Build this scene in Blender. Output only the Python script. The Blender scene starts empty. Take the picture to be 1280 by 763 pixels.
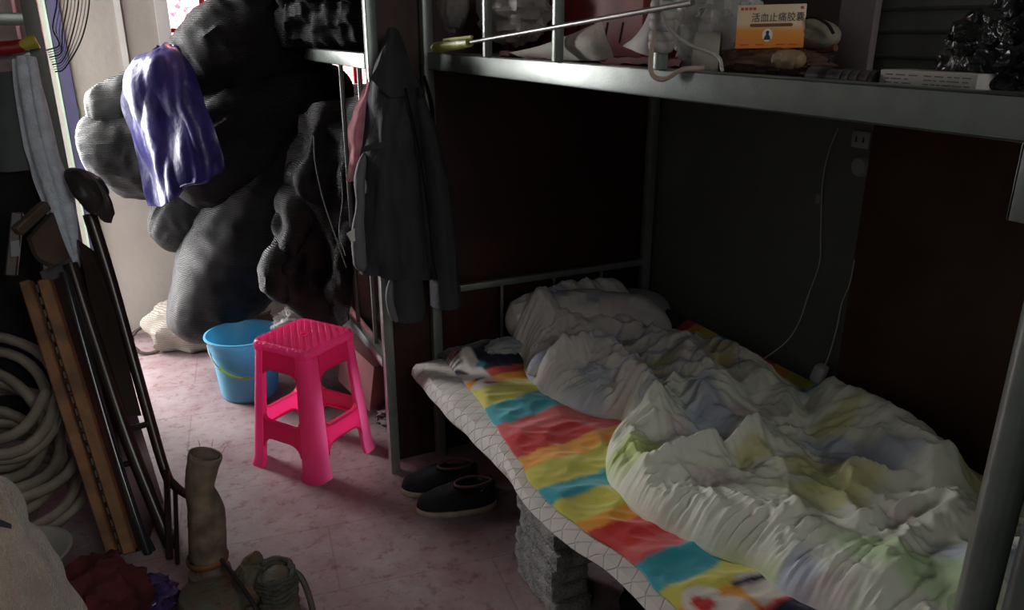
import bpy, bmesh, math, random
from mathutils import Vector, noise, Matrix
random.seed(7)
C = bpy.context.scene.collection
pi = math.pi

# ------------------------------------------------------------------ camera model
F = 975.0; TH = math.radians(19.4); AL = math.radians(25.6)
CAM = Vector((-0.8704, -2.4342, 1.5))
def ray(u, v):
    up = 381.5 - v; r = u - 640.0
    y = F*math.cos(TH) + up*math.sin(TH); z = -F*math.sin(TH) + up*math.cos(TH)
    return Vector((r*math.cos(AL)+y*math.sin(AL), -r*math.sin(AL)+y*math.cos(AL), z))
def P(u, v, x=None, y=None, z=None):
    """point seen at a photo pixel, on a plane x= / y= / z= of the room"""
    d = ray(u, v)
    if x is not None: t = (x-CAM.x)/d.x
    elif y is not None: t = (y-CAM.y)/d.y
    else: t = (z-CAM.z)/d.z
    return CAM + d*t
FW = Vector((math.sin(AL)*math.cos(TH), math.cos(AL)*math.cos(TH), -math.sin(TH)))
def px(p, n):                     # n pixels as metres at point p
    return n*(p-CAM).dot(FW)/F

# ------------------------------------------------------------------ materials
MATS = {}
def srgb(c):
    return tuple((x/12.92 if x <= .04045 else ((x+.055)/1.055)**2.4) for x in c)
def H(r, g, b): return srgb((r/255, g/255, b/255))
def M(name, col, rough=.6, metal=0.0, var=.2, scale=6.0, bump=0.0, bscale=80.0, col2=None, spec=.5,
      trans=0.0, alpha=1.0, sheen=0.0, weave=0.0, wscale=120.0, sss=0.0, detail=4.0):
    if name in MATS: return MATS[name]
    m = bpy.data.materials.new(name); m.use_nodes = True
    nt = m.node_tree; b = nt.nodes['Principled BSDF']; L = nt.links.new
    tc = nt.nodes.new('ShaderNodeTexCoord')
    nz = nt.nodes.new('ShaderNodeTexNoise'); nz.inputs['Scale'].default_value = scale; nz.inputs['Detail'].default_value = detail
    L(tc.outputs['Object'], nz.inputs['Vector'])
    mx = nt.nodes.new('ShaderNodeMix'); mx.data_type = 'RGBA'
    c2 = col2 if col2 else tuple(max(0, c*(1-var)) for c in col)
    mx.inputs[6].default_value = (*c2, 1); mx.inputs[7].default_value = (*col, 1)
    rp = nt.nodes.new('ShaderNodeMapRange'); rp.inputs[1].default_value = .35; rp.inputs[2].default_value = .65
    L(nz.outputs['Fac'], rp.inputs[0]); L(rp.outputs[0], mx.inputs[0])
    L(mx.outputs[2], b.inputs['Base Color'])
    b.inputs['Roughness'].default_value = rough; b.inputs['Metallic'].default_value = metal
    b.inputs['Specular IOR Level'].default_value = spec
    if trans: b.inputs['Transmission Weight'].default_value = trans
    if alpha < 1: b.inputs['Alpha'].default_value = alpha
    if sheen: b.inputs['Sheen Weight'].default_value = sheen
    if sss:
        b.inputs['Subsurface Weight'].default_value = sss; b.inputs['Subsurface Scale'].default_value = .03
    if bump:
        n2 = nt.nodes.new('ShaderNodeTexNoise'); n2.inputs['Scale'].default_value = bscale; n2.inputs['Detail'].default_value = 3
        L(tc.outputs['Object'], n2.inputs['Vector'])
        bp = nt.nodes.new('ShaderNodeBump'); bp.inputs['Strength'].default_value = bump; bp.inputs['Distance'].default_value = .01
        L(n2.outputs['Fac'], bp.inputs['Height']); L(bp.outputs[0], b.inputs['Normal'])
    if weave:
        w = nt.nodes.new('ShaderNodeTexWave'); w.wave_type = 'BANDS'; w.bands_direction = 'Z'
        w.inputs['Scale'].default_value = wscale; w.inputs['Distortion'].default_value = 1.6; w.inputs['Detail'].default_value = 2; w.inputs['Detail Scale'].default_value = 3
        L(tc.outputs['Object'], w.inputs['Vector'])
        bp = nt.nodes.new('ShaderNodeBump'); bp.inputs['Strength'].default_value = weave; bp.inputs['Distance'].default_value = .006
        L(w.outputs['Fac'], bp.inputs['Height']); L(bp.outputs[0], b.inputs['Normal'])
        m2 = nt.nodes.new('ShaderNodeMix'); m2.data_type = 'RGBA'; m2.blend_type = 'MULTIPLY'
        m2.inputs[0].default_value = .8
        r3 = nt.nodes.new('ShaderNodeMapRange'); r3.inputs[3].default_value = .5; r3.inputs[4].default_value = 1.35
        L(w.outputs['Fac'], r3.inputs[0]); L(mx.outputs[2], m2.inputs[6]); L(r3.outputs[0], m2.inputs[7])
        L(m2.outputs[2], b.inputs['Base Color'])
    MATS[name] = m
    return m
def VCM(name, rough=.8, bump=.3, bscale=150.0, sheen=.2):
    """material reading the mesh colour attribute 'Col'"""
    if name in MATS: return MATS[name]
    m = bpy.data.materials.new(name); m.use_nodes = True
    nt = m.node_tree; b = nt.nodes['Principled BSDF']; L = nt.links.new
    a = nt.nodes.new('ShaderNodeVertexColor'); a.layer_name = 'Col'
    L(a.outputs['Color'], b.inputs['Base Color'])
    b.inputs['Roughness'].default_value = rough; b.inputs['Sheen Weight'].default_value = sheen
    b.inputs['Specular IOR Level'].default_value = .25
    tc = nt.nodes.new('ShaderNodeTexCoord'); n2 = nt.nodes.new('ShaderNodeTexNoise')
    n2.inputs['Scale'].default_value = bscale; n2.inputs['Detail'].default_value = 3
    L(tc.outputs['Object'], n2.inputs['Vector'])
    bp = nt.nodes.new('ShaderNodeBump'); bp.inputs['Strength'].default_value = bump; bp.inputs['Distance'].default_value = .004
    L(n2.outputs['Fac'], bp.inputs['Height']); L(bp.outputs[0], b.inputs['Normal'])
    MATS[name] = m
    return m
def film(name, col, rough=.2, opacity=.45, bump=.4):
    """thin translucent plastic film"""
    if name in MATS: return MATS[name]
    m = bpy.data.materials.new(name); m.use_nodes = True
    nt = m.node_tree; L = nt.links.new; b = nt.nodes['Principled BSDF']; out = nt.nodes['Material Output']
    b.inputs['Base Color'].default_value = (*col, 1); b.inputs['Roughness'].default_value = rough
    tl = nt.nodes.new('ShaderNodeBsdfTranslucent'); tl.inputs[0].default_value = (*col, 1)
    tr = nt.nodes.new('ShaderNodeBsdfTransparent')
    m1 = nt.nodes.new('ShaderNodeMixShader'); m1.inputs[0].default_value = .35
    L(b.outputs[0], m1.inputs[1]); L(tl.outputs[0], m1.inputs[2])
    m2 = nt.nodes.new('ShaderNodeMixShader'); m2.inputs[0].default_value = opacity
    L(tr.outputs[0], m2.inputs[1]); L(m1.outputs[0], m2.inputs[2]); L(m2.outputs[0], out.inputs['Surface'])
    tc = nt.nodes.new('ShaderNodeTexCoord'); n2 = nt.nodes.new('ShaderNodeTexNoise'); n2.inputs['Scale'].default_value = 25
    n2.inputs['Distortion'].default_value = 1.5
    L(tc.outputs['Object'], n2.inputs['Vector'])
    bp = nt.nodes.new('ShaderNodeBump'); bp.inputs['Strength'].default_value = bump; bp.inputs['Distance'].default_value = .02
    L(n2.outputs['Fac'], bp.inputs['Height']); L(bp.outputs[0], b.inputs['Normal'])
    MATS[name] = m
    return m

# ------------------------------------------------------------------ objects
def thing(name, label, cat, loc, group=None):
    o = bpy.data.objects.new(name, None); C.objects.link(o)
    o.location = loc; o['label'] = label; o['category'] = cat; o.empty_display_size = .05
    if group: o['group'] = group
    return o
def wloc(o):
    p = Vector((0, 0, 0))
    while o: p += o.location; o = o.parent
    return p
def obj(name, geo, mat, parent=None, label=None, cat=None, group=None, kind=None, smooth=True, cols=None, origin=None):
    """geo = (verts, faces) in room coordinates, linked as ONE mesh object"""
    vs, fs = geo
    vs = [Vector(v) for v in vs]
    if parent is not None: o0 = wloc(parent)
    elif origin is not None: o0 = Vector(origin)
    elif kind == 'structure': o0 = Vector((0, 0, 0))
    else:
        n = len(vs); o0 = Vector((sum(v.x for v in vs)/n, sum(v.y for v in vs)/n, min(v.z for v in vs)))
    me = bpy.data.meshes.new(name)
    me.from_pydata([v-o0 for v in vs], [], fs)
    me.materials.append(mat)
    bm = bmesh.new(); bm.from_mesh(me); bmesh.ops.recalc_face_normals(bm, faces=bm.faces); bm.to_mesh(me); bm.free()
    if smooth:
        me.shade_smooth()
        me.set_sharp_from_angle(angle=math.radians(42))
    if cols:
        a = me.color_attributes.new('Col', 'FLOAT_COLOR', 'POINT')
        for i, c in enumerate(cols): a.data[i].color = (*c, 1)
    o = bpy.data.objects.new(name, me); C.objects.link(o)
    if parent is not None: o.parent = parent
    else: o.location = o0
    if label: o['label'] = label
    if cat: o['category'] = cat
    if group: o['group'] = group
    if kind: o['kind'] = kind
    return o
def merge(*gs):
    V, Fc = [], []
    for vs, fs in gs:
        k = len(V); V += [Vector(v) for v in vs]; Fc += [tuple(i+k for i in f) for f in fs]
    return V, Fc
def box(x0, x1, y0, y1, z0, z1):
    v = [(x, y, z) for z in (z0, z1) for y in (y0, y1) for x in (x0, x1)]
    return v, [(0,2,3,1),(4,5,7,6),(0,1,5,4),(2,6,7,3),(0,4,6,2),(1,3,7,5)]
def bevbox(x0, x1, y0, y1, z0, z1, b=.004, seg=2):
    bm = bmesh.new()
    vs, fs = box(x0, x1, y0, y1, z0, z1)
    bv = [bm.verts.new(v) for v in vs]
    for f in fs: bm.faces.new([bv[i] for i in f])
    bmesh.ops.bevel(bm, geom=list(bm.edges), offset=b, segments=seg, affect='EDGES', profile=.5)
    bm.verts.index_update()
    r = [v.co.copy() for v in bm.verts], [tuple(v.index for v in f.verts) for f in bm.faces]
    bm.free(); return r
def xf(geo, mat): return [mat @ Vector(v) for v in geo[0]], geo[1]
def place(geo, loc, rz=0, rx=0, ry=0):
    return xf(geo, Matrix.Translation(loc) @ Matrix.Rotation(rz, 4, 'Z') @ Matrix.Rotation(rx, 4, 'X') @ Matrix.Rotation(ry, 4, 'Y'))
def beam(a, b, w, h, bev=.003, up=Vector((0, 0, 1))):
    """rectangular bar from a to b, w across, h along 'up'"""
    a, b = Vector(a), Vector(b); d = b-a; L = d.length; d.normalize()
    s = d.cross(up)
    if s.length < .05: s = d.cross(Vector((0, 1, 0)))
    s.normalize(); t = s.cross(d)
    g = bevbox(-w/2, w/2, 0, L, -h/2, h/2, bev, 1)
    m = Matrix((s, d, t)).transposed().to_4x4(); m.translation = a
    return xf(g, m)
def cr(p0, p1, p2, p3, t):
    return .5*((2*p1)+(p2-p0)*t+(2*p0-5*p1+4*p2-p3)*t*t+(3*p1-p0-3*p2+p3)*t**3)
def spl(pts, t):
    n = len(pts)-1; f = t*n; i = min(int(f), n-1); f -= i
    p1, p2 = pts[i], pts[i+1]
    p0 = pts[i-1] if i else p1*2-p2
    p3 = pts[i+2] if i+2 <= n else p2*2-p1
    return cr(p0, p1, p2, p3, f)
def frames(path):
    T = []
    n = len(path)
    for i in range(n):
        t = path[min(i+1, n-1)]-path[max(i-1, 0)]
        T.append(t.normalized() if t.length > 1e-9 else Vector((0, 0, 1)))
    u = T[0].cross(Vector((0, 0, 1)))
    if u.length < .1: u = T[0].cross(Vector((0, 1, 0)))
    u.normalize(); out = []
    for t in T:
        u = (u-t*u.dot(t)).normalized(); out.append((u, t.cross(u)))
    return out
def tube(pts, r, n=8, m=None, closed_caps=True, flat=1.0):
    pts = [Vector(p) for p in pts]
    m = m or max(2, (len(pts)-1)*6)
    path = [spl(pts, i/m) for i in range(m+1)] if len(pts) > 2 else [pts[0].lerp(pts[1], i/m) for i in range(m+1)]
    rr = r if callable(r) else (lambda t: r)
    fr = frames(path); V = []; Fc = []
    for i, p in enumerate(path):
        u, v = fr[i]; R = rr(i/m)
        for k in range(n):
            a = 2*pi*k/n; V.append(p+u*(R*math.cos(a))+v*(R*flat*math.sin(a)))
    for i in range(m):
        for k in range(n):
            Fc.append((i*n+k, i*n+(k+1) % n, (i+1)*n+(k+1) % n, (i+1)*n+k))
    if closed_caps:
        Fc.append(tuple(range(n))); Fc.append(tuple(m*n+k for k in range(n)))
    return V, Fc
def body(ctrl, n=40, m=60, flat=1.0, lump=.15, crease=.05, seed=0, lf=6.0, cf=10.0, round_end=.5, up=None):
    """soft stuffed body swept along ctrl = [(point, radius)], closed rounded ends, lumpy and creased"""
    pts = [c[0] for c in ctrl]; rad = [c[1] for c in ctrl]
    so = Vector((seed*7.3, seed*3.1, seed*1.7))
    path = [spl(pts, i/m) for i in range(m+1)]; fr = frames(path); V = []; Fc = []
    for i, p in enumerate(path):
        t = i/m; R = spl(rad, t)
        e = min(t, 1-t)*(len(pts)-1)
        if e < round_end: R *= math.sqrt(max(.0004, 1-(1-e/round_end)**2))
        u, v = fr[i]
        for k in range(n):
            a = 2*pi*k/n
            d = u*math.cos(a)+v*(flat*math.sin(a))
            q = p+d*R
            s = 1+lump*noise.noise(q*lf+so)+lump*.5*noise.noise(q*lf*2.3+so)
            c1 = noise.noise(Vector((math.cos(a)*2.2, math.sin(a)*2.2, t*1.6))*(cf/5)+so)
            c2 = noise.noise(q*cf*1.6+so*2)
            s += crease*(1-2*abs(c1))+crease*.6*(1-2*abs(c2))
            V.append(p+d*(R*s))
    for i in range(m):
        for k in range(n):
            Fc.append((i*n+k, i*n+(k+1) % n, (i+1)*n+(k+1) % n, (i+1)*n+k))
    Fc.append(tuple(range(n))); Fc.append(tuple(m*n+k for k in range(n)))
    return V, Fc
def sheet(rows, nu=40, nv=40, thick=.004, amp=.0, freq=10.0, seed=0, aniso=(1, 1, 1), disp=None, both=False):
    """cloth patch through a control grid of points; optional folds along the normal; real thickness"""
    R = len(rows)
    def ev(s, t): return spl([spl(r, s) for r in rows], t)
    G = [[ev(i/nu, j/nv) for i in range(nu+1)] for j in range(nv+1)]
    N = [[None]*(nu+1) for _ in range(nv+1)]
    def normals():
        for j in range(nv+1):
            for i in range(nu+1):
                a = G[j][min(i+1, nu)]-G[j][max(i-1, 0)]; b = G[min(j+1, nv)][i]-G[max(j-1, 0)][i]
                c = a.cross(b); N[j][i] = c.normalized() if c.length > 1e-12 else Vector((0, 0, 1))
    normals()
    so = Vector((seed*5.1, seed*2.7, seed*9.2)); A = Vector(aniso)
    if amp or disp:
        Q = [[None]*(nu+1) for _ in range(nv+1)]
        for j in range(nv+1):
            for i in range(nu+1):
                p = G[j][i]; d = 0
                if amp:
                    q = Vector((p.x*A.x, p.y*A.y, p.z*A.z))*freq+so
                    d = amp*(.9-2*abs(noise.noise(q)))+amp*.5*noise.noise(q*2.1)
                if disp: d += disp(i/nu, j/nv)
                Q[j][i] = p+N[j][i]*d
        G[:] = Q; normals()
    V = []; Fc = []; W = nu+1; K = W*(nv+1)
    for sgn in (.5, -.5):
        for j in range(nv+1):
            for i in range(nu+1): V.append(G[j][i]+N[j][i]*(thick*sgn))
    for j in range(nv):
        for i in range(nu):
            a = j*W+i; Fc.append((a, a+1, a+W+1, a+W)); Fc.append((K+a, K+a+W, K+a+W+1, K+a+1))
    for j in range(nv):
        for i in (0, nu):
            a = j*W+i; Fc.append((a, a+W, K+a+W, K+a))
    for i in range(nu):
        for j in (0, nv):
            a = j*W+i; Fc.append((a, a+1, K+a+1, K+a))
    return V, Fc
def pgrid(rows, **k):
    """rows of (u, v, y) photo pixels with the room depth y they stand at"""
    return sheet([[P(u, v, y=y) for (u, v, y) in r] for r in rows], **k)
def lathe(prof, c, n=40, cap=False):
    V = []; Fc = []; m = len(prof)
    for r, z in prof:
        for k in range(n):
            a = 2*pi*k/n; V.append(Vector(c)+Vector((r*math.cos(a), r*math.sin(a), z)))
    for i in range(m-1):
        for k in range(n):
            Fc.append((i*n+k, i*n+(k+1) % n, (i+1)*n+(k+1) % n, (i+1)*n+k))
    if cap: Fc.append(tuple(range(n))); Fc.append(tuple((m-1)*n+k for k in range(n)))
    return V, Fc
def poly(pts2, thick, mat4):
    """flat plate from a 2-D outline, given thickness"""
    n = len(pts2)
    v = [Vector((x, y, 0)) for x, y in pts2]+[Vector((x, y, thick)) for x, y in pts2]
    f = [tuple(range(n)), tuple(range(2*n-1, n-1, -1))]+[(i, (i+1) % n, n+(i+1) % n, n+i) for i in range(n)]
    return xf((v, f), mat4)
def crumple(c, rx, ry, rz, amp=.25, f=9.0, seed=0, n=48, m=28, floor=None):
    """crumpled heap / bag"""
    so = Vector((seed*4.1, seed*8.3, seed*2.9)); c = Vector(c); V = []; Fc = []
    for j in range(m+1):
        th = pi*j/m
        for k in range(n):
            a = 2*pi*k/n
            d = Vector((math.sin(th)*math.cos(a), math.sin(th)*math.sin(a), math.cos(th)))
            s = 1+amp*(.5-2*abs(noise.noise(d*f*.33+so)))+amp*.6*(.4-abs(noise.noise(d*f*.8+so)))+amp*.3*noise.noise(d*f*2+so)
            p = c+Vector((d.x*rx*s, d.y*ry*s, d.z*rz*s))
            if floor is not None and p.z < floor: p.z = floor
            V.append(p)
    for j in range(m):
        for k in range(n): Fc.append((j*n+k, j*n+(k+1) % n, (j+1)*n+(k+1) % n, (j+1)*n+k))
    return V, Fc

# ------------------------------------------------------------------ palette
metal = M('grey_paint_metal', (.25, .285, .265), rough=.30, var=.2, scale=14, bump=.05, bscale=200, metal=.4)
metal_dark = M('dark_paint_metal', (.13, .15, .14), rough=.3, var=.3, scale=10)
net = M('black_woven_net', (.0095, .0103, .0107), rough=.5, var=.4, scale=5, weave=.5, wscale=50, spec=.3)
net2 = M('black_net_cloth', (.007, .0072, .0075), rough=.6, var=.4, scale=5, weave=.5, wscale=50, spec=.22)
blackcloth = M('black_cloth', (.012, .012, .013), rough=.9, var=.4, scale=6, bump=.3, bscale=60, spec=.2)
maroon = M('maroon_board', (.048, .009, .0075), rough=.55, var=.6, scale=3, bump=.1, bscale=30)
# ------------------------------------------------------------------ the room
def wood_floor():
    m = bpy.data.materials.new('worn_concrete_floor'); m.use_nodes = True
    nt = m.node_tree; b = nt.nodes['Principled BSDF']; L = nt.links.new
    tc = nt.nodes.new('ShaderNodeTexCoord')
    n1 = nt.nodes.new('ShaderNodeTexNoise'); n1.inputs['Scale'].default_value = 3.2; n1.inputs['Detail'].default_value = 9; n1.inputs['Roughness'].default_value = .7
    n2 = nt.nodes.new('ShaderNodeTexNoise'); n2.inputs['Scale'].default_value = 22; n2.inputs['Detail'].default_value = 6; n2.inputs['Roughness'].default_value = .75
    L(tc.outputs['Object'], n1.inputs['Vector']); L(tc.outputs['Object'], n2.inputs['Vector'])
    r1 = nt.nodes.new('ShaderNodeValToRGB'); e = r1.color_ramp.elements
    e[0].position = .36; e[0].color = (.215, .135, .145, 1); e[1].position = .62; e[1].color = (.33, .275, .28, 1)
    L(n1.outputs['Fac'], r1.inputs[0])
    r2 = nt.nodes.new('ShaderNodeValToRGB'); e = r2.color_ramp.elements
    e[0].position = .36; e[0].color = (.62, .36, .40, 1); e[1].position = .47; e[1].color = (1, 1, 1, 1)
    L(n2.outputs['Fac'], r2.inputs[0])
    mx = nt.nodes.new('ShaderNodeMix'); mx.data_type = 'RGBA'; mx.blend_type = 'MULTIPLY'; mx.inputs[0].default_value = .8
    L(r1.outputs[0], mx.inputs[6]); L(r2.outputs[0], mx.inputs[7])
    # slab joints
    br = nt.nodes.new('ShaderNodeTexBrick'); br.inputs['Scale'].default_value = 1.0; br.inputs['Mortar Size'].default_value = .003
    br.inputs['Brick Width'].default_value = .9; br.inputs['Row Height'].default_value = .32
    br.inputs['Color1'].default_value = (1, 1, 1, 1); br.inputs['Color2'].default_value = (.93, .9, .92, 1); br.inputs['Mortar'].default_value = (.72, .66, .68, 1)
    mp = nt.nodes.new('ShaderNodeMapping'); mp.inputs['Rotation'].default_value = (0, 0, .12)
    L(tc.outputs['Object'], mp.inputs[0]); L(mp.outputs[0], br.inputs['Vector'])
    m3 = nt.nodes.new('ShaderNodeMix'); m3.data_type = 'RGBA'; m3.blend_type = 'MULTIPLY'; m3.inputs[0].default_value = .8
    L(mx.outputs[2], m3.inputs[6]); L(br.outputs['Color'], m3.inputs[7]); L(m3.outputs[2], b.inputs['Base Color'])
    b.inputs['Roughness'].default_value = .42; b.inputs['Specular IOR Level'].default_value = .4
    bp = nt.nodes.new('ShaderNodeBump'); bp.inputs['Strength'].default_value = .25; bp.inputs['Distance'].default_value = .004
    L(n2.outputs['Fac'], bp.inputs['Height']); L(bp.outputs[0], b.inputs['Normal'])
    return m
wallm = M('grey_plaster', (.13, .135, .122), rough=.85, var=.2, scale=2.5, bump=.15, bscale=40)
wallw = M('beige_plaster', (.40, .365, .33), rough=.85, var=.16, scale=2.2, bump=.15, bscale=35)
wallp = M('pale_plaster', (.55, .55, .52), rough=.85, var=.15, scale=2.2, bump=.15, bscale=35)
XL, XR, YF, YN, ZC = -1.135, .93, 1.85, -4.0, 2.7
XA, YS = -1.75, .62          # alcove wall, stub
obj('floor', box(XA-.3, XR+.15, YN, YF+.15, -.1, 0), wood_floor(), kind='structure', smooth=False)
obj('ceiling', box(XA-.3, XR+.15, YN, YF+.15, ZC, ZC+.1), wallp, kind='structure', smooth=False)
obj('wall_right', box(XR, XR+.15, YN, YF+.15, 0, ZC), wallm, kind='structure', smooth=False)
obj('wall_near', box(XA-.3, XR+.15, YN-.15, YN, 0, ZC), wallp, kind='structure', smooth=False)
obj('wall_left', merge(box(XA-.15, XA, YN, YS+.12, 0, ZC), box(XA-.15, XL-.02, YS, YS+.12, 0, ZC)), wallp, kind='structure', smooth=False)
DY0, DY1, DZ = .98, 1.845, 2.05
obj('wall_doorway', merge(box(XL-.14, XL, YS+.12, DY0, 0, ZC), box(XL-.14, XL, DY0, YF, DZ, ZC)), wallw, kind='structure', smooth=False)
WX0, WX1, WZ0, WZ1 = -.645, .55, 1.22, 2.2
obj('wall_far', merge(box(XL-.14, WX0, YF, YF+.14, 0, ZC), box(WX1, XR+.15, YF, YF+.14, 0, ZC),
                      box(WX0, WX1, YF, YF+.14, 0, WZ0), box(WX0, WX1, YF, YF+.14, WZ1, ZC)), wallw, kind='structure', smooth=False)
# purple-blue door frame strip on the far corner
obj('door_frame', merge(box(XL-.004, XL+.05, YF-.022, YF, 0, 2.1),), M('purple_frame_paint', (.045, .042, .13), rough=.4, var=.3), kind='structure', smooth=False)
obj('trim_door', box(XL-.012, XL-.003, YF-.03, YF, 0, 2.1), M('pale_green_edge', (.45, .62, .5), rough=.4), kind='structure', smooth=False)
obj('trim_conduit', merge(box(-.862, -.835, YF-.016, YF, 1.33, 2.3), box(-.862, -.70, YF-.012, YF, 1.315, 1.335)), M('white_trim', (.62, .6, .57), rough=.5), kind='structure')
# window frame, sill and red curtain
wn = thing('window_1', 'window in the far wall behind a thin red curtain', 'window', ((WX0+WX1)/2, YF, WZ0)); wn['kind'] = 'structure'
fr = merge(box(WX0-.045, WX0+.012, YF-.03, YF+.1, WZ0-.04, WZ1), box(WX1-.02, WX1+.04, YF-.03, YF+.1, WZ0-.04, WZ1),
           box(WX0, WX1, YF-.03, YF+.1, WZ0-.04, WZ0+.01), box(WX0, WX1, YF-.02, YF+.1, WZ1, WZ1+.05))
obj('window_frame', fr, M('white_frame', (.62, .60, .58), rough=.5, var=.1), wn)
def curtain_mat():
    m = bpy.data.materials.new('thin_red_curtain'); m.use_nodes = True
    nt = m.node_tree; L = nt.links.new; out = nt.nodes['Material Output']; b = nt.nodes['Principled BSDF']
    tc = nt.nodes.new('ShaderNodeTexCoord')
    n1 = nt.nodes.new('ShaderNodeTexNoise'); n1.inputs['Scale'].default_value = 26; n1.inputs['Detail'].default_value = 5; n1.inputs['Distortion'].default_value = 2
    L(tc.outputs['Object'], n1.inputs['Vector'])
    r = nt.nodes.new('ShaderNodeValToRGB'); e = r.color_ramp.elements
    e[0].position = .36; e[0].color = (.90, .28, .34, 1); e[1].position = .52; e[1].color = (1.0, .72, .74, 1)
    L(n1.outputs['Fac'], r.inputs[0]); L(r.outputs[0], b.inputs['Base Color'])
    b.inputs['Roughness'].default_value = .9
    tl = nt.nodes.new('ShaderNodeBsdfTranslucent'); L(r.outputs[0], tl.inputs[0])
    ms = nt.nodes.new('ShaderNodeMixShader'); ms.inputs[0].default_value = .7
    L(b.outputs[0], ms.inputs[1]); L(tl.outputs[0], ms.inputs[2]); L(ms.outputs[0], out.inputs['Surface'])
    return m
nz = 60
cv = sheet([[Vector((WX0+.02+(WX1-WX0-.04)*i/8, YF+.05, z)) for i in range(9)] for z in (WZ1-.02, 1.75, WZ0+.02)], nu=120, nv=12, thick=.001,
           disp=lambda s, t: .012*math.sin(s*70+2*math.sin(t*3))*(.4+t*.6))
obj('curtain', cv, curtain_mat(), label='thin red patterned curtain drawn across the far window', cat='curtain')
barm = M('window_bar_red', (.55, .02, .03), rough=.5)
obj('window_bars', merge(box(-.487, -.462, YF+.02, YF+.035, WZ0, WZ1), box(-.1, -.075, YF+.02, YF+.035, WZ0, WZ1), box(.25, .275, YF+.02, YF+.035, WZ0, WZ1),
                         box(WX0, WX1, YF+.02, YF+.035, 1.49, 1.51), box(WX0, WX1, YF+.02, YF+.035, 1.8, 1.82)), barm, wn)

# ------------------------------------------------------------------ bunk B (the bed in front)
BB = thing('bunk_bed', 'grey painted steel bunk bed with the rumpled quilt on its lower bunk', 'bunk bed', (0, 0, 0))
TOPZ = 1.435
for (x, y) in ((.0, 0), (.875, 0)):
    obj('post', bevbox(x-.017, x+.017, y-.017, y+.017, 0, 2.25, .004), metal, BB)
obj('post', tube([(0.005, -1.962, 0), (0.005, -1.962, 2.25)], .0225, 20), metal, BB)
obj('post', bevbox(.86, .895, -1.98, -1.945, 0, 2.25, .004), metal, BB)
obj('ladder_pole', tube([(.0, -2.02, 0), (.0, -2.02, 2.25)], .0225, 20), metal_dark, BB)
def channel(x0, x1, y0, y1, z0, z1, flip=1):
    return merge(bevbox(x0, x0+.004, y0, y1, z0, z1, .0015), bevbox(x0, x1, y0, y1, z1-.004, z1, .0015), bevbox(x0, x1, y0, y1, z0, z0+.004, .0015))
obj('side_rail', channel(-.004, .034, -1.935, -.012, TOPZ-.05, TOPZ), metal, BB)
obj('side_rail', bevbox(.87, .89, -1.93, -.017, TOPZ-.05, TOPZ, .003), metal, BB)
obj('end_rail', bevbox(.017, .86, -.015, .015, TOPZ-.05, TOPZ-.005, .003), metal, BB)
obj('end_rail', bevbox(.017, .86, -1.975, -1.945, TOPZ-.05, TOPZ-.005, .003), metal, BB)
deckm = M('dark_plywood_deck', (.05, .035, .025), rough=.8, var=.4)
obj('upper_deck', bevbox(.02, .87, -1.93, -.02, TOPZ-.03, TOPZ-.015, .002), deckm, BB)
obj('lower_deck', bevbox(.03, .87, -1.93, -.03, .318, .336, .002), deckm, BB)
obj('corner_bracket', merge(bevbox(-.003, .001, -1.955, -1.902, 1.30, 1.386, .001), bevbox(-.003, .03, -1.906, -1.902, 1.30, 1.385, .001)), metal, BB)
for y, w in ((-.475, .020), (-.855, .021), (-1.235, .020)):
    obj('guard_post', bevbox(-.014, .008, y-w/2, y+w/2, TOPZ-.002, 1.80, .004), metal, BB)
obj('guard_rail', tube([(-.003, -.03, 1.79), (-.003, -1.3, 1.79)], .0125, 12), metal, BB)
obj('headboard_rail', bevbox(.017, .86, -.012, .012, .632, .656, .004), metal, BB)
obj('headboard_rail', bevbox(.017, .86, -.012, .012, .36, .385, .004), metal, BB)
for x in (.255, .47, .675):
    obj('headboard_bar', tube([(x, 0, .385), (x, 0, .632)], .007, 10), metal, BB)

# maroon board between the two bunks
obj('plywood_board', bevbox(-.16, .925, .03, .046, 0, 2.3, .002), maroon, label='tall dark maroon plywood board standing between the two bunk beds', cat='board')
panelm = M('brown_wood_panel', (.085, .038, .022), rough=.5, var=.5, scale=2.5, bump=.08)
pb = obj('wood_panel', bevbox(XR-.022, XR-.002, -2.6, -.945, .01, 2.2, .002), panelm, label='brown wood panel fixed to the right wall above the quilt', cat='panel')

# ------------------------------------------------------------------ bricks and things under the bed
brickm = M('grey_pumice_brick', (.33, .33, .32), rough=.95, var=.35, scale=26, bump=1.0, bscale=140, col2=(.17, .17, .165))
def rough_brick(lx, ly, lz, seed):
    nx, ny, nz2 = 10, 20, 6
    bm = bmesh.new(); bmesh.ops.create_cube(bm, size=1)
    bmesh.ops.subdivide_edges(bm, edges=bm.edges[:], cuts=9, use_grid_fill=True)
    so = Vector((seed*3.3, seed, seed*2.2))
    for v in bm.verts:
        c = Vector((v.co.x*lx, v.co.y*ly, v.co.z*lz))
        d = .0035*noise.noise(c*40+so)+.002*noise.noise(c*110+so)
        e = sum(abs(abs(k)-.5) < 1e-4 for k in v.co)
        n = Vector(tuple((1 if k > 0 else -1) if abs(abs(k)-.5) < 1e-4 else 0 for k in v.co))
        if n.z == 0 or True: c += n*(d-(.0025 if e >= 2 else 0))*Vector((1, 1, 0)).length/1.41 if True else c
        v.co = c
    bm.verts.index_update()
    r = [v.co.copy() for v in bm.verts], [tuple(v.index for v in f.verts) for f in bm.faces]
    bm.free(); return r
names = ['lowest', 'second from the bottom', 'third from the bottom', 'third from the top', 'second from the top', 'topmost']
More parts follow.
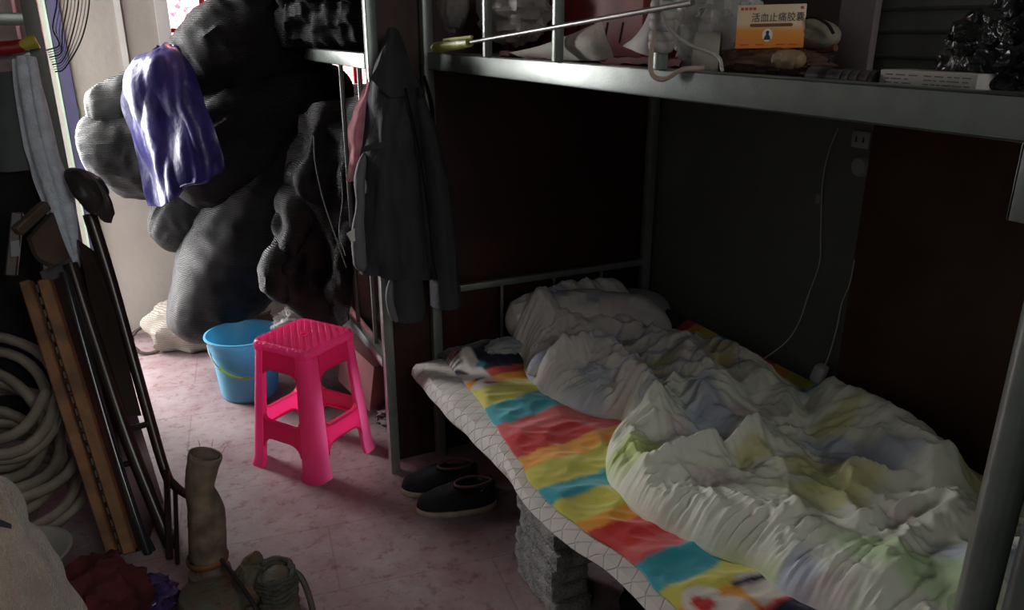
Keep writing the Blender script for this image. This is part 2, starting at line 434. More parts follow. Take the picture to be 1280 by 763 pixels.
for i in range(6):
    g = rough_brick(.115, .235, .0498, i)
    g = place(g, (.025+random.uniform(-.011, .011), -.835+random.uniform(-.012, .012), .0265+.0528*i), random.uniform(-.03, .03))
    obj('brick', g, brickm, label='grey concrete brick, %s of the stack propping the bed edge' % names[i], cat='brick', group='bricks stacked under the bed edge')
for i in range(5):
    g = rough_brick(.115, .235, .0615, 20+i)
    g = place(g, (.36+random.uniform(-.004, .004), -.86, .0315+.0632*i), .08)
    obj('brick', g, brickm, label='grey concrete brick in the shadowed stack farther under the bed', cat='brick', group='bricks in the far stack under the bed')
obj('cloth_bundle', crumple((.21, -1.15, .10), .13, .13, .11, .2, 9, 3, floor=.002), blackcloth, label='black bundle in the dark under the bed, nearest the camera', cat='bundle')

# shoes
shoem = M('dark_shoe_felt', (.018, .019, .024), rough=.9, var=.3, scale=20, bump=.4, bscale=250, spec=.2)
solem = M('tan_sole', (.40, .31, .23), rough=.8, var=.3, scale=20)
linm = M('shoe_lining', (.12, .05, .045), rough=.95)
def shoe(label, loc, rz, group):
    t = thing('shoe', label, 'shoe', loc, group)
    Lg, Wd = .265, .095
    def half(t_):           # t_ 0 heel .. 1 toe
        return Wd/2*(.80+.32*math.sin(pi*min(1, t_*.95+.02)))*math.sqrt(max(0, 1-abs(2*t_-1)**5))*(1+.1*(t_-.4))
    n = 30
    def ring(z, grow):
        out = []
        for k in range(n+1):
            a = pi*k/n; s = (1-math.cos(a))/2; out.append((s*Lg-Lg/2+(grow if s > .5 else -grow)*abs(2*s-1)**8, half(s)+grow if 0 < k < n else 0))
        return [Vector((x, y, z)) for x, y in out]+[Vector((x, -y, z)) for x, y in reversed(out[1:-1])]
    V = []; Fc = []
    rs = [ring(0, .001), ring(.004, .004), ring(.016, .004), ring(.02, .002)]
    for r in rs: V += r
    K = len(rs[0])
    for i in range(3):
        for k in range(K): Fc.append((i*K+k, i*K+(k+1) % K, (i+1)*K+(k+1) % K, (i+1)*K+k))
    Fc += [tuple(range(K)), tuple(range(3*K, 4*K))]
    R = Matrix.Translation(loc) @ Matrix.Rotation(rz, 4, 'Z')
    obj('sole', xf((V, Fc), R), solem, t)
    # upper: cross sections along the foot, open at the ankle
    V = []; Fc = []; m = 34; kk = 18
    for i in range(m+1):
        s = .005+.99*i/m; w = max(.004, half(s)-.002)
        top = .102 if s < .08 else (.102-.010*min(1, (s-.08)/.2) if s < .42 else .092-.050*((s-.42)/.58)**1.3)
        if s < .06: top *= .82+.18*(s/.06)
        if s > .93: top *= math.sqrt(max(.05, 1-((s-.93)/.075)**2))
        mouth = max(0, 1-((s-.28)/.235)**2)**.5 if abs(s-.28) < .235 else 0
        for k in range(kk+1):
            a = -1+2*k/kk
            y = w*math.copysign(min(1, abs(a)*1.25)**.9, a); z = .019+(top-.019)*(1-abs(a)**3.2)
            if mouth and abs(a) < .62*mouth+.05:
                z -= .045*mouth*(1-(abs(a)/(.62*mouth+.05))**2)*1.1
            V.append(Vector((s*Lg-Lg/2, y, z)))
    for i in range(m):
        for k in range(kk): q = i*(kk+1)+k; Fc.append((q, q+1, q+kk+2, q+kk+1))
    obj('upper', xf((V, Fc), R), shoem, t)
    rim = []
    for k in range(25):
        a = 2*pi*k/24; s = .28+.232*math.cos(a); w = .62*half(s)*math.sin(a)
        rim.append(Vector((s*Lg-Lg/2, w, .094-.02*max(0, s-.3))))
    obj('collar', xf(tube(rim, .0045, 8, 60), R), linm, t)
    return t
shoe('dark cloth shoe with a tan sole, in front of the pair by the bed post', (-.075, -.345, 0), math.atan2(-.02, -.10)+pi*.98-.42+pi, 'pair of shoes by the bed post')
shoe('dark cloth shoe behind the other of the pair by the bed post', (-.085, -.215, 0), math.atan2(-.02, -.10)+pi*.98-.45+pi, 'pair of shoes by the bed post')

# ------------------------------------------------------------------ mattress, blanket, quilt
def lerp_curve(pts, y):
    pts = sorted(pts)
    if y <= pts[0][0]: return pts[0][1]
    for (a, b), (c, d) in zip(pts, pts[1:]):
        if y <= c: return b+(d-b)*(y-a)/(c-a)
    return pts[-1][1]
low = [P(u, v, z=.335) for u, v in ((527, 485), (560, 525), (600, 565), (640, 603), (700, 650), (760, 705), (845, 763))]
lowc = [(p.y, p.x) for p in low]+[(-1.95, .06)]
bl = [P(u, v, z=.425) for u, v in ((570, 465), (600, 500), (615, 525), (650, 575), (665, 605), (690, 630), (728, 660), (750, 672), (790, 700), (825, 740), (845, 755))]
blc = [(p.y, p.x) for p in bl]+[(-.05, -.005), (-1.95, .0)]
def padx(y): return lerp_curve(blc, y)
# mattress: white quilted pad
V = []; Fc = []
ys = [-.035-1.89*i/150 for i in range(151)]
def smooth_end(y): return min(1, max(0, (-.02-y)/.05))**.5
for y in ys:
    xl = sum(lerp_curve(lowc, y+dy) for dy in (-.05, 0, .05))/3; xt = sum(padx(y+dy) for dy in (-.06, -.03, 0, .03, .06))/5-.03
    xt = min(xt, xl-.005) if y > -.9 else xt
    rowp = [(.86, .34), (.4, .338), (xl+.05, .337), (xl, .34), ((xl+xt)/2-.016, .365), (xt-.008, .392), (xt+.005, .409), (xt+.04, .415), (xt+.1, .416), (.3, .416), (.5, .416), (.7, .416), (.86, .412), (.87, .38)]
    e = smooth_end(y)
    for x, z in rowp:
        dd = .004*noise.noise(Vector((x*9, y*9, z*9)))
        V.append(Vector((x+dd, y+.012*(noise.noise(Vector((x*8, 3, z*20)))), .378+(z-.378)*(.45+.55*e)+dd)))
K = 14
for i in range(150):
    for k in range(K): Fc.append((i*K+k, i*K+(k+1) % K, (i+1)*K+(k+1) % K, (i+1)*K+k))
Fc += [tuple(range(K)), tuple(150*K+k for k in range(K))]
def pad_mat():
    m = M('white_quilted_pad', (.66, .63, .60), rough=.9, var=.1, scale=10)
    nt = m.node_tree; L = nt.links.new; b = nt.nodes['Principled BSDF']
    tc = [n for n in nt.nodes if n.type == 'TEX_COORD'][0]
    ws = []
    for rot in (.85, -.85):
        mp = nt.nodes.new('ShaderNodeMapping'); mp.inputs['Rotation'].default_value = (0, .9, rot); L(tc.outputs['Object'], mp.inputs[0])
        w = nt.nodes.new('ShaderNodeTexWave'); w.inputs['Scale'].default_value = 8.5; w.inputs['Distortion'].default_value = 1.2; L(mp.outputs[0], w.inputs['Vector'])
        r = nt.nodes.new('ShaderNodeMapRange'); r.inputs[1].default_value = .0; r.inputs[2].default_value = .045; L(w.outputs['Fac'], r.inputs[0]); ws.append(r)
    mn = nt.nodes.new('ShaderNodeMath'); mn.operation = 'MINIMUM'; L(ws[0].outputs[0], mn.inputs[0]); L(ws[1].outputs[0], mn.inputs[1])
    bp = nt.nodes.new('ShaderNodeBump'); bp.inputs['Strength'].default_value = .6; bp.inputs['Distance'].default_value = .01
    L(mn.outputs[0], bp.inputs['Height']); L(bp.outputs[0], b.inputs['Normal'])
    src = b.inputs['Base Color'].links[0].from_socket
    mx = nt.nodes.new('ShaderNodeMix'); mx.data_type = 'RGBA'; mx.inputs[6].default_value = (.60, .55, .53, 1)
    L(mn.outputs[0], mx.inputs[0]); L(src, mx.inputs[7]); L(mx.outputs[2], b.inputs['Base Color'])
    return m
obj('mattress_pad', (V, Fc), pad_mat(), label='thin white diamond-quilted mattress pad hanging over the bed edge', cat='mattress')

# blanket with coloured bands
RED, ORA, LIM, TUR, PNK, NAV, WHI = (.62, .035, .03), (.80, .33, .03), (.62, .58, .10), (.04, .36, .43), (.66, .10, .10), (.008, .010, .03), (.72, .66, .60)
# (y at the front edge where the band starts, colour)
bands = [(-.02, NAV), (-.235, WHI), (-.285, ORA), (-.33, LIM), (-.49, TUR), (-.60, PNK), (-.69, RED), (-.80, ORA), (-.86, LIM), (-.955, TUR), (-1.03, LIM), (-1.115, ORA), (-1.165, RED), (-1.245, PNK), (-1.30, TUR), (-1.385, LIM), (-1.455, ORA), (-1.52, RED), (-1.62, NAV), (-1.8, LIM), (-1.9, TUR)]
def band_col(x, y):
    f = min(1, max(0, (x+.05)/.5))
    yy = y-.09*max(0, x+.05)*1.0+.022*noise.noise(Vector((x*7, y*7, 1)))+.01*noise.noise(Vector((x*25, y*25, 5)))
    if y > -.42 and x > .02: yy = y+.0*x
    c = bands[0][1]
    for i, (b0, col) in enumerate(bands):
        if yy <= b0: c = col
    return c
def ell(x, y, cx, cy, rx, ry, rot=0):
    dx, dy = x-cx, y-cy; ca, sa = math.cos(rot), math.sin(rot)
    a, b = dx*ca+dy*sa, -dx*sa+dy*ca
    return (a/rx)**2+(b/ry)**2
def blanket_col(x, y):
    w = Vector((noise.noise(Vector((x*14, y*14, 2))), noise.noise(Vector((x*14, y*14, 7))), 0))*.008
    x, y = x+w.x, y+w.y
    # head end: navy field, white patch, red / orange stripes
    if y > -.40:
        c = NAV
        if y < -.30: c = ORA
        elif y < -.255: c = RED
        if x < .075 and y < -.17+.6*(x+.02): c = WHI
        if x < .03 and y < -.30: c = ORA if y > -.345+.3*x else LIM
        if y < -.345: c = LIM
        if x < .03 and -.185 < y < -.09:
            c = WHI if ((y-.25*x)*95) % 2 < .75 else NAV
            if x > .0 and ((y-.25*x)*95) % 2 < .75 and y > -.14: c = (.5, .05, .05)
        if ell(x, y, .0, -.225, .012, .035, .3) < 1: c = NAV
        if ell(x, y, .075, -.215, .018, .012, 0) < 1: c = TUR
        if ell(x, y, .035, -.345, .05, .028, .2) < 1: c = WHI
        if ell(x, y, .055, -.345, .026, .013, .1) < 1: c = RED
        if ell(x, y, .03, -.305, .02, .009, .1) < 1: c = NAV
        if ell(x, y, .155, -.40, .012, .02, .1) < 1: c = RED
        return c
    c = band_col(x, y)
    # pale motif with a red heart near the front edge and a pale band by the quilt
    if ell(x, y, .02, -1.455, .045, .040, .4) < 1 or ell(x, y, .058, -1.51, .04, .04, .4) < 1: c = WHI
    hx, hy = x-.012, y+1.468
    ca, sa = math.cos(-.6), math.sin(-.6); hx, hy = hx*ca+hy*sa, -hx*sa+hy*ca
    if ell(hx, hy, -.010, .006, .014, .014) < 1 or ell(hx, hy, .012, .006, .014, .014) < 1 or (abs(hx) < .024*(1-(-hy)/.030) and -.030 < hy < .004): c = RED
    if ell(x, y, .055, -1.535, .014, .02, .4) < 1: c = NAV
    if x > .115+.05*noise.noise(Vector((x*5, y*5, 0))) and -1.52 < y < -1.43: c = WHI
    if x > .10 and -1.455 < y < -1.44: c = NAV
    if x > .12 and y < -1.53: c = NAV
    return c
# ---- quilt outline
qf = [P(u, v, z=.435) for u, v in ((655, 462), (668, 480), (690, 499), (740, 517), (780, 527), (762, 552), (758, 590), (775, 620), (810, 650), (850, 670), (890, 690), (940, 710), (985, 745), (1020, 763))]
QF = [Vector((.27, -.085, 0)), Vector((.205, -.16, 0)), Vector((.225, -.23, 0))]+[Vector((p.x, p.y, 0)) for p in qf]+[Vector((.235, -1.75, 0)), Vector((.25, -1.93, 0))]
QB = [(-.06, .72), (-.2, .74), (-.4, .79), (-.7, .83), (-.95, .875), (-1.2, .89), (-1.5, .90), (-1.95, .90)]
# ridges of the bunched quilt: photo polyline on the bed plane, height, radius, sharpness (1 = cusp, 2 = round)
def QP(*uv, z=.50): return [(P(u, v, z=z).x, P(u, v, z=z).y) for u, v in uv]
ridges = [
    ([(.29, -.16), (.45, -.13), (.60, -.11), (.70, -.13)], .150, .085, 2),
    (QP((662, 470), (690, 455), (742, 446), (790, 470), (816, 520)), .085, .045, 2),
    (QP((700, 420), (780, 425), (850, 450), (900, 500)), .080, .075, 2),
    (QP((818, 535), (845, 480), (870, 430)), .055, .045, 1.4),
    (QP((775, 560), (790, 600), (820, 625)), .030, .06, 2),
    (QP((820, 590), (880, 575), (945, 553)), .075, .035, 1.25),
    (QP((945, 553), (985, 600), (1000, 660)), .055, .035, 1.3),
    (QP((870, 500), (930, 545), (960, 560)), .060, .05, 1.5),
    (QP((900, 440), (960, 490), (1010, 530)), .060, .06, 2),
    (QP((1040, 510), (1100, 550), (1170, 600)), .105, .075, 2),
    (QP((1130, 560), (1180, 620), (1190, 660)), .060, .05, 1.5),
    (QP((1045, 600), (1065, 590), (1110, 605), (1150, 610)), .050, .028, 1.3),
    (QP((1060, 660), (1050, 625), (1065, 600)), .040, .025, 1.3),
    (QP((1060, 665), (1110, 650), (1165, 640)), .045, .03, 1.3),
    (QP((900, 640), (960, 655), (1040, 690), (1110, 720)), .045, .06, 1.6),
    (QP((1080, 740), (1130, 690), (1180, 670)), .050, .045, 1.5),
    (QP((1020, 720), (1080, 690), (1140, 680)), .030, .025, 1.3),
    ([(.80, -.25), (.80, -.5), (.76, -.8)], .05, .07, 2),
    ([(.45, -1.72), (.62, -1.76), (.84, -1.78)], .08, .08, 2),
]
valleys = [
    (QP((1010, 510), (1020, 560), (1050, 610), (1095, 650)), .045, .03),
    (QP((690, 490), (730, 485), (775, 505)), .05, .045),
    (QP((655, 440), (700, 440), (740, 432)), .035, .03),
    (QP((820, 545), (880, 540), (925, 580)), .04, .035),
    (QP((905, 520), (960, 560), (1000, 640)), .03, .03),
]
import numpy as np
def seg_d(px_, py_, a, b):
    ax, ay = a; bx, by = b; dx, dy = bx-ax, by-ay
    t = np.clip(((px_-ax)*dx+(py_-ay)*dy)/(dx*dx+dy*dy), 0, 1)
    return np.hypot(px_-ax-t*dx, py_-ay-t*dy)
NS, NT = 560, 170
nq = len(QF)
front = [spl(QF, i/(NS*3)) for i in range(NS*3+1)]
acc = [0]
for a, b in zip(front, front[1:]): acc.append(acc[-1]+(b-a).length)
fp = []; j = 0
for i in range(NS+1):
    s = acc[-1]*i/NS
    while j < len(acc)-2 and acc[j+1] < s: j += 1
    fp.append(front[j].lerp(front[j+1], (s-acc[j])/max(1e-9, acc[j+1]-acc[j])))
EDGE = acc[-1]
BLOBS = []
random.seed(21)
for i in range(46):
    BLOBS.append((random.uniform(.1, .9), random.uniform(-1.9, -.05), random.uniform(.025, .06), random.uniform(.04, .1), random.uniform(0, 3), random.choice([(.46, .56, .20), (.55, .52, .14), (.33, .40, .55), (.42, .50, .52), (.30, .36, .56), (.60, .50, .52)])))
BLOBS += [(.36, -.14, .05, .03, .3, (.26, .29, .50)), (.52, -.13, .045, .03, .2, (.25, .28, .48)), (.30, -.22, .035, .05, .4, (.46, .60, .20)),
          (.17, -.99, .045, .08, 1.2, (.45, .58, .16)), (.42, -1.36, .05, .10, .9, (.55, .56, .14)), (.47, -1.30, .03, .05, .9, (.2, .42, .3)),
          (.42, -.98, .05, .06, .6, (.38, .46, .62)), (.62, -1.22, .04, .09, .3, (.34, .40, .58)), 
          (.30, -.58, .04, .06, .3, (.34, .40, .50)), (.50, -.62, .04, .05, .2, (.5, .62, .2)), (.40, -.7, .03, .04, .2, (.5, .62, .2))]
BLOBS = [b_ for b_ in BLOBS if b_[1] < -.3]
HEADB = []
for (u_, v_, rx_, ry_, c_) in ((700, 384, .05, .03, (.22, .25, .46)), (748, 388, .05, .03, (.24, .27, .48)), (668, 418, .03, .04, (.42, .56, .18)), (660, 378, .03, .02, (.26, .28, .46)), (800, 378, .04, .03, (.3, .33, .5)), (780, 410, .05, .03, (.50, .54, .3))):
    q_ = P(u_, v_, z=.58); HEADB.append((q_.x, q_.y, rx_, ry_, .2, c_))
for (u_, v_, rx_, ry_, ro_, c_) in ((800, 575, .06, .07, .9, (.50, .60, .17)), (1035, 600, .075, .11, .7, (.52, .52, .12)), (1140, 735, .05, .16, .35, (.44, .66, .30)), (880, 520, .05, .06, .5, (.40, .46, .62)), (735, 498, .07, .05, .5, (.36, .38, .46)), (1090, 590, .05, .09, .7, (.34, .40, .56))):
    q_ = P(u_, v_, z=.49); BLOBS.append((q_.x, q_.y, rx_, ry_, ro_, c_))
def quilt_col(x, y, d, ds):
    wx = x+.014*noise.noise(Vector((x*18, y*18, 3))); wy = y+.014*noise.noise(Vector((x*18, y*18, 6)))
    c = Vector((.70, .725, .62)) if y < -.75 else Vector((.62, .60, .57))
    for bx, by, rx, ry, ro, col in (HEADB if y > -.26 else BLOBS):
        e = ell(wx, wy, bx, by, rx, ry, ro)
        if e < 1.5:
            f = max(0, min(1, (1.5-e)/.9))*.62
            c = c.lerp(Vector(col), f)
    # blue line pattern in the head half
    if -.80 < y < -.38 and x > .36:
        a = (wx*1.0+wy*.75)*9+.6*noise.noise(Vector((x*4, y*4, 2)))
        b = (wx*.8-wy*.6)*6+.6*noise.noise(Vector((x*4, y*4, 9)))
        if abs(a-round(a)) < .055 or abs(b-round(b)) < .022: c = c.lerp(Vector((.22, .25, .40)), .65)
    return c
V = []; Fc = []; cols = []
GX = np.zeros((NS+1, NT+1)); GY = np.zeros((NS+1, NT+1))
tt = (np.arange(NT+1)/NT)**1.3
for i, f in enumerate(fp):
    yb = -.05-1.9*(i/NS); bx = lerp_curve(QB, yb)
    GX[i] = f.x+(bx-f.x)*tt; GY[i] = f.y+(yb-f.y)*tt
FX = np.array([p.x for p in fp]); FY = np.array([p.y for p in fp])
D = np.full(GX.shape, 9.0); DS = np.zeros(GX.shape)
for k in range(0, NS, 2):
    dd = seg_d(GX, GY, (FX[k], FY[k]), (FX[min(k+2, NS)], FY[min(k+2, NS)]))
    mk = dd < D; D[mk] = dd[mk]; DS[mk] = k/NS*EDGE
NZ = noise.noise
def nz_arr(fn):
    out = np.zeros(GX.shape)
    for i in range(NS+1):
        for j in range(NT+1): out[i, j] = fn(GX[i, j], GY[i, j], D[i, j], i/NS*EDGE)
    return out
wx = nz_arr(lambda x, y, d, s: NZ(Vector((x*5, y*5, 11)))); wy = nz_arr(lambda x, y, d, s: NZ(Vector((x*5, y*5, 17))))
QX = GX+wx*.03; QY = GY+wy*.03
S3 = np.zeros(GX.shape)
for pl, hh, rr, ex in ridges:
    dd = np.min([seg_d(QX, QY, pl[i], pl[i+1]) for i in range(len(pl)-1)], axis=0)
    S3 += (hh*np.exp(-(dd/rr)**ex))**2.2
Sv = S3**(1/2.2)
for pl, hh, rr in valleys:
    dd = np.min([seg_d(QX, QY, pl[i], pl[i+1]) for i in range(len(pl)-1)], axis=0)
    Sv = Sv-np.minimum(hh, Sv*.8+.02)*np.exp(-(dd/rr)**2)
kk = np.clip(D/.09, 0, 1)
Hh = .048*(1-np.exp(-D/.022))+Sv*kk**.7
# sharp soft-cotton creases: warped ridged noise at three scales
def crease(x, y, d, s):
    w1 = NZ(Vector((x*6, y*6, 31)))*.5; w2 = NZ(Vector((x*6, y*6, 37)))*.5
    a = 1-abs(NZ(Vector((x*5.5+w1, y*4.2+w2, 3))))*2.4
    b = 1-abs(NZ(Vector((x*12+w1*2, y*9+w2*2, 8))))*2.4
    c = 1-abs(NZ(Vector((x*27+w1*3, y*20+w2*3, 14))))*2.4
    e_ = 1-abs(NZ(Vector((x*52+w2*5, y*40+w1*5, 24))))*2.4
    return .016*max(-.6, a)+.012*max(-.5, b)+.0065*max(-.5, c)+.002*max(-.5, e_)
Hh += nz_arr(crease)*np.clip(D/.06, 0, 1)
# gathers running in from the seamed front edge
def gather(x, y, d, s):
    e = math.exp(-(d/.11)**1.5)
    if e < .01: return 0
    q = s+.35*d*NZ(Vector((s*5, 2, 4)))
    n1 = 1-abs(NZ(Vector((q*42, d*4, 5))))*2.6
    n2 = 1-abs(NZ(Vector((q*85, d*9, 9))))*2.6
    return e*(.0105*max(-.7, n1)+.0045*max(-.7, n2))
Hh += nz_arr(gather)*(1-np.exp(-D/.012))
bxx = np.vectorize(lambda y: lerp_curve(QB, y))(GY[:, 0])
Bk = np.zeros(GX.shape)
for i in range(NS+1):
    for j in range(NT+1): Bk[i, j] = max(0, lerp_curve(QB, GY[i, j])-GX[i, j])
Hh *= (.25+.75*(1-np.exp(-Bk/.03)))*(.2+.8*(1-np.exp(-np.maximum(0, -.045-GY)/.02)))
Hh = np.maximum(Hh, .002)
for i in range(NS+1):
    for j in range(NT+1):
        V.append(Vector((GX[i, j], GY[i, j], .432+Hh[i, j]))); cols.append(tuple(quilt_col(GX[i, j], GY[i, j], D[i, j], i/NS*EDGE)))
W = NT+1
for i in range(NS):
    for j in range(NT):
        a = i*W+j; Fc.append((a, a+1, a+W+1, a+W))
# rim turned down to the blanket all round
rim = [i*W for i in range(NS+1)]+[NS*W+j for j in range(1, NT+1)]+[i*W+NT for i in range(NS-1, -1, -1)]+[j for j in range(NT-1, 0, -1)]
n0 = len(V)
for r in rim: V.append(Vector((V[r].x, V[r].y, .426))); cols.append(cols[r])
for k in range(len(rim)): Fc.append((rim[k], rim[(k+1) % len(rim)], n0+(k+1) % len(rim), n0+k))
# the rolled lip of the fold over the pocket near the head
def lip(uvr, seed):
    c = [(P(u, v, z=z), r) for u, v, z, r in uvr]
    g = body(c, n=28, m=90, lump=.10, crease=.10, seed=seed, round_end=.7, cf=16)
    return g
for uvr, sd in (([(660, 468, .46, .022), (688, 452, .49, .038), (742, 444, .505, .045), (785, 464, .50, .044), (808, 500, .49, .04), (814, 545, .47, .026)], 5),
                ([(632, 408, .50, .06), (665, 400, .525, .088), (720, 398, .535, .095), (780, 402, .525, .09), (840, 415, .50, .07)], 9)):
    g = lip(uvr, sd); k = len(V)
    V += g[0]; Fc += [tuple(i+k for i in f) for f in g[1]]
    cols += [tuple(quilt_col(v.x, v.y, .1, 0)) for v in g[0]]
obj('quilt', (V, Fc), VCM('printed_quilt_cotton', rough=.75, bump=.2, bscale=60, sheen=.1), label='rumpled off-white quilt with pastel spots bunched on the lower bunk', cat='quilt', cols=cols)

# ---- blanket mesh (under the quilt)
V = []; Fc = []; cols = []
NX, NY = 150, 300
for i in range(NY+1):
    y = -.035-1.90*i/NY
    xe = sum(padx(y+d) for d in (-.02, 0, .02))/3+.006*noise.noise(Vector((y*14, 0, 0)))
    for j in range(NX+1):
        s = j/NX; x = xe+(.905-xe)*s**1.6
        d = x-xe
        z = .4225+.006*(1-math.exp(-d/.015))
        k = min(1, d/.03)*max(0, min(1, (.30-x)/.1))
        z += k*.014*(.5-2*abs(noise.noise(Vector((x*6, y*7, 4)))))*1.0+k*.006*(.4-1.6*abs(noise.noise(Vector((x*14+y*6, y*20, 2)))))
        if y > -.30: z += .045*math.exp(-(((y+.13)/.085)**2))*min(1, d/.05)*max(0, min(1, (.34-x)/.1))
        z += max(0, (x-.80)/.1)*.05 if y > -1.3 else max(0, (x-.80)/.1)*.02
        V.append(Vector((x, y, max(z, .421)))); cols.append(tuple(sum(c)/5 for c in zip(*[blanket_col(x+dx*.0045, y+dy*.0045) for dx, dy in ((0, 0), (1, .5), (-.5, 1), (-1, -.5), (.5, -1))])))
n0 = len(V)
for k in range(n0): V.append(Vector((V[k].x, V[k].y, V[k].z-.005))); cols.append(cols[k])
W = NX+1
for i in range(NY):
    for j in range(NX):
        a = i*W+j; Fc.append((a, a+1, a+W+1, a+W)); Fc.append((n0+a, n0+a+W, n0+a+W+1, n0+a+1))
for i in range(NY):
    for j in (0, NX):
        a = i*W+j; Fc.append((a, a+W, n0+a+W, n0+a))
for j in range(NX):
    for i in (0, NY):
        a = i*W+j; Fc.append((a, a+1, n0+a+1, n0+a))
obj('striped_blanket', (V, Fc), VCM('fleece_bands', rough=.95, bump=.25, bscale=220, sheen=.3), label='fleece blanket with wide red, orange, lime and turquoise bands under the quilt', cat='blanket', cols=cols)
# pillow-side bits at the head
obj('crumpled_cloth', crumple((.19, -.175, .470), .07, .045, .026, .25, 5, 5), M('pale_blue_cloth', (.32, .36, .36), rough=.9, bump=.2), label='crumpled pale blue-grey cloth tucked beside the quilt at the bed head', cat='cloth')
obj('pillow', body([(P(745, 395, y=-.04), .05), (P(775, 385, y=-.05), .075), (P(810, 385, y=-.06), .07), (P(835, 392, y=-.07), .04)], lump=.12, crease=.05, seed=4, flat=.9), M('pale_spotted_pillow', (.42, .41, .40), rough=.9, col2=(.30, .33, .42), scale=9), label='pale pillow in shadow in the far head corner of the bed', cat='pillow')

# ------------------------------------------------------------------ stool
def plastic(name, col, rough=.35, trans=.35, tcol=None):
    m = bpy.data.materials.new(name); m.use_nodes = True
    nt = m.node_tree; L = nt.links.new; b = nt.nodes['Principled BSDF']; out = nt.nodes['Material Output']
    tc = nt.nodes.new('ShaderNodeTexCoord'); nz = nt.nodes.new('ShaderNodeTexNoise'); nz.inputs['Scale'].default_value = 9
    L(tc.outputs['Object'], nz.inputs['Vector'])
    mx = nt.nodes.new('ShaderNodeMix'); mx.data_type = 'RGBA'; mx.inputs[6].default_value = (*[c*.85 for c in col], 1); mx.inputs[7].default_value = (*col, 1)
    L(nz.outputs['Fac'], mx.inputs[0]); L(mx.outputs[2], b.inputs['Base Color'])
    b.inputs['Roughness'].default_value = rough
    tl = nt.nodes.new('ShaderNodeBsdfTranslucent'); tl.inputs[0].default_value = (*(tcol or col), 1)
    ms = nt.nodes.new('ShaderNodeMixShader'); ms.inputs[0].default_value = trans
    L(b.outputs[0], ms.inputs[1]); L(tl.outputs[0], ms.inputs[2]); L(ms.outputs[0], out.inputs['Surface'])
    MATS[name] = m; return m
pink = plastic('pink_plastic', (.97, .075, .275), .30, .55, (1.0, .20, .50))
SC = Vector((-.424, .208, 0)); SR = math.radians(35.5); SH = .485
ST = thing('plastic_stool', 'bright pink moulded plastic stool with a textured square seat', 'stool', SC)
SM = Matrix.Translation(SC) @ Matrix.Rotation(SR, 4, 'Z')
def hw(h): return .166+(.128-.166)*h/SH
# seat: rounded square with raised diamond dots
def rsq(a, r, n=6):
    out = []
    for q, (sx, sy) in enumerate(((1, 1), (-1, 1), (-1, -1), (1, -1))):
        for k in range(n+1):
            an = pi/2*q+pi/2*k/n
            out.append(((a-r)*sx+r*math.cos(an), (a-r)*sy+r*math.sin(an)))
    return out
V = []; Fc = []
prof = [(hw(.452), .452), (hw(.455)+.001, .458), (.1305, .470), (.127, .480), (.122, .485), (.115, .4845), (.111, .482)]
for a, z in prof: V += [Vector((x, y, z)) for x, y in rsq(a, .03)]
K = 28
for i in range(len(prof)-1):
    for k in range(K): Fc.append((i*K+k, i*K+(k+1) % K, (i+1)*K+(k+1) % K, (i+1)*K+k))
Fc.append(tuple((len(prof)-1)*K+k for k in range(K)))
gd = [(V, Fc)]
Nn = 15
for i in range(Nn):
    for j in range(Nn):
        x = -.096+.192*(i+.5)/Nn; y = -.096+.192*(j+.5)/Nn
        if math.hypot(x, y) < .018: continue
        w = .0062
        vs = [Vector((x-w, y, .482)), Vector((x, y-w, .482)), Vector((x+w, y, .482)), Vector((x, y+w, .482)),
              Vector((x-w*.55, y, .4882)), Vector((x, y-w*.55, .4882)), Vector((x+w*.55, y, .4882)), Vector((x, y+w*.55, .4882))]
        gd.append((vs, [(4, 5, 6, 7), (0, 1, 5, 4), (1, 2, 6, 5), (2, 3, 7, 6), (3, 0, 4, 7)]))
gd.append(lathe([(.016, .482), (.016, .4855), (.012, .4855), (.011, .480), (.002, .480)], (0, 0, 0), 20))
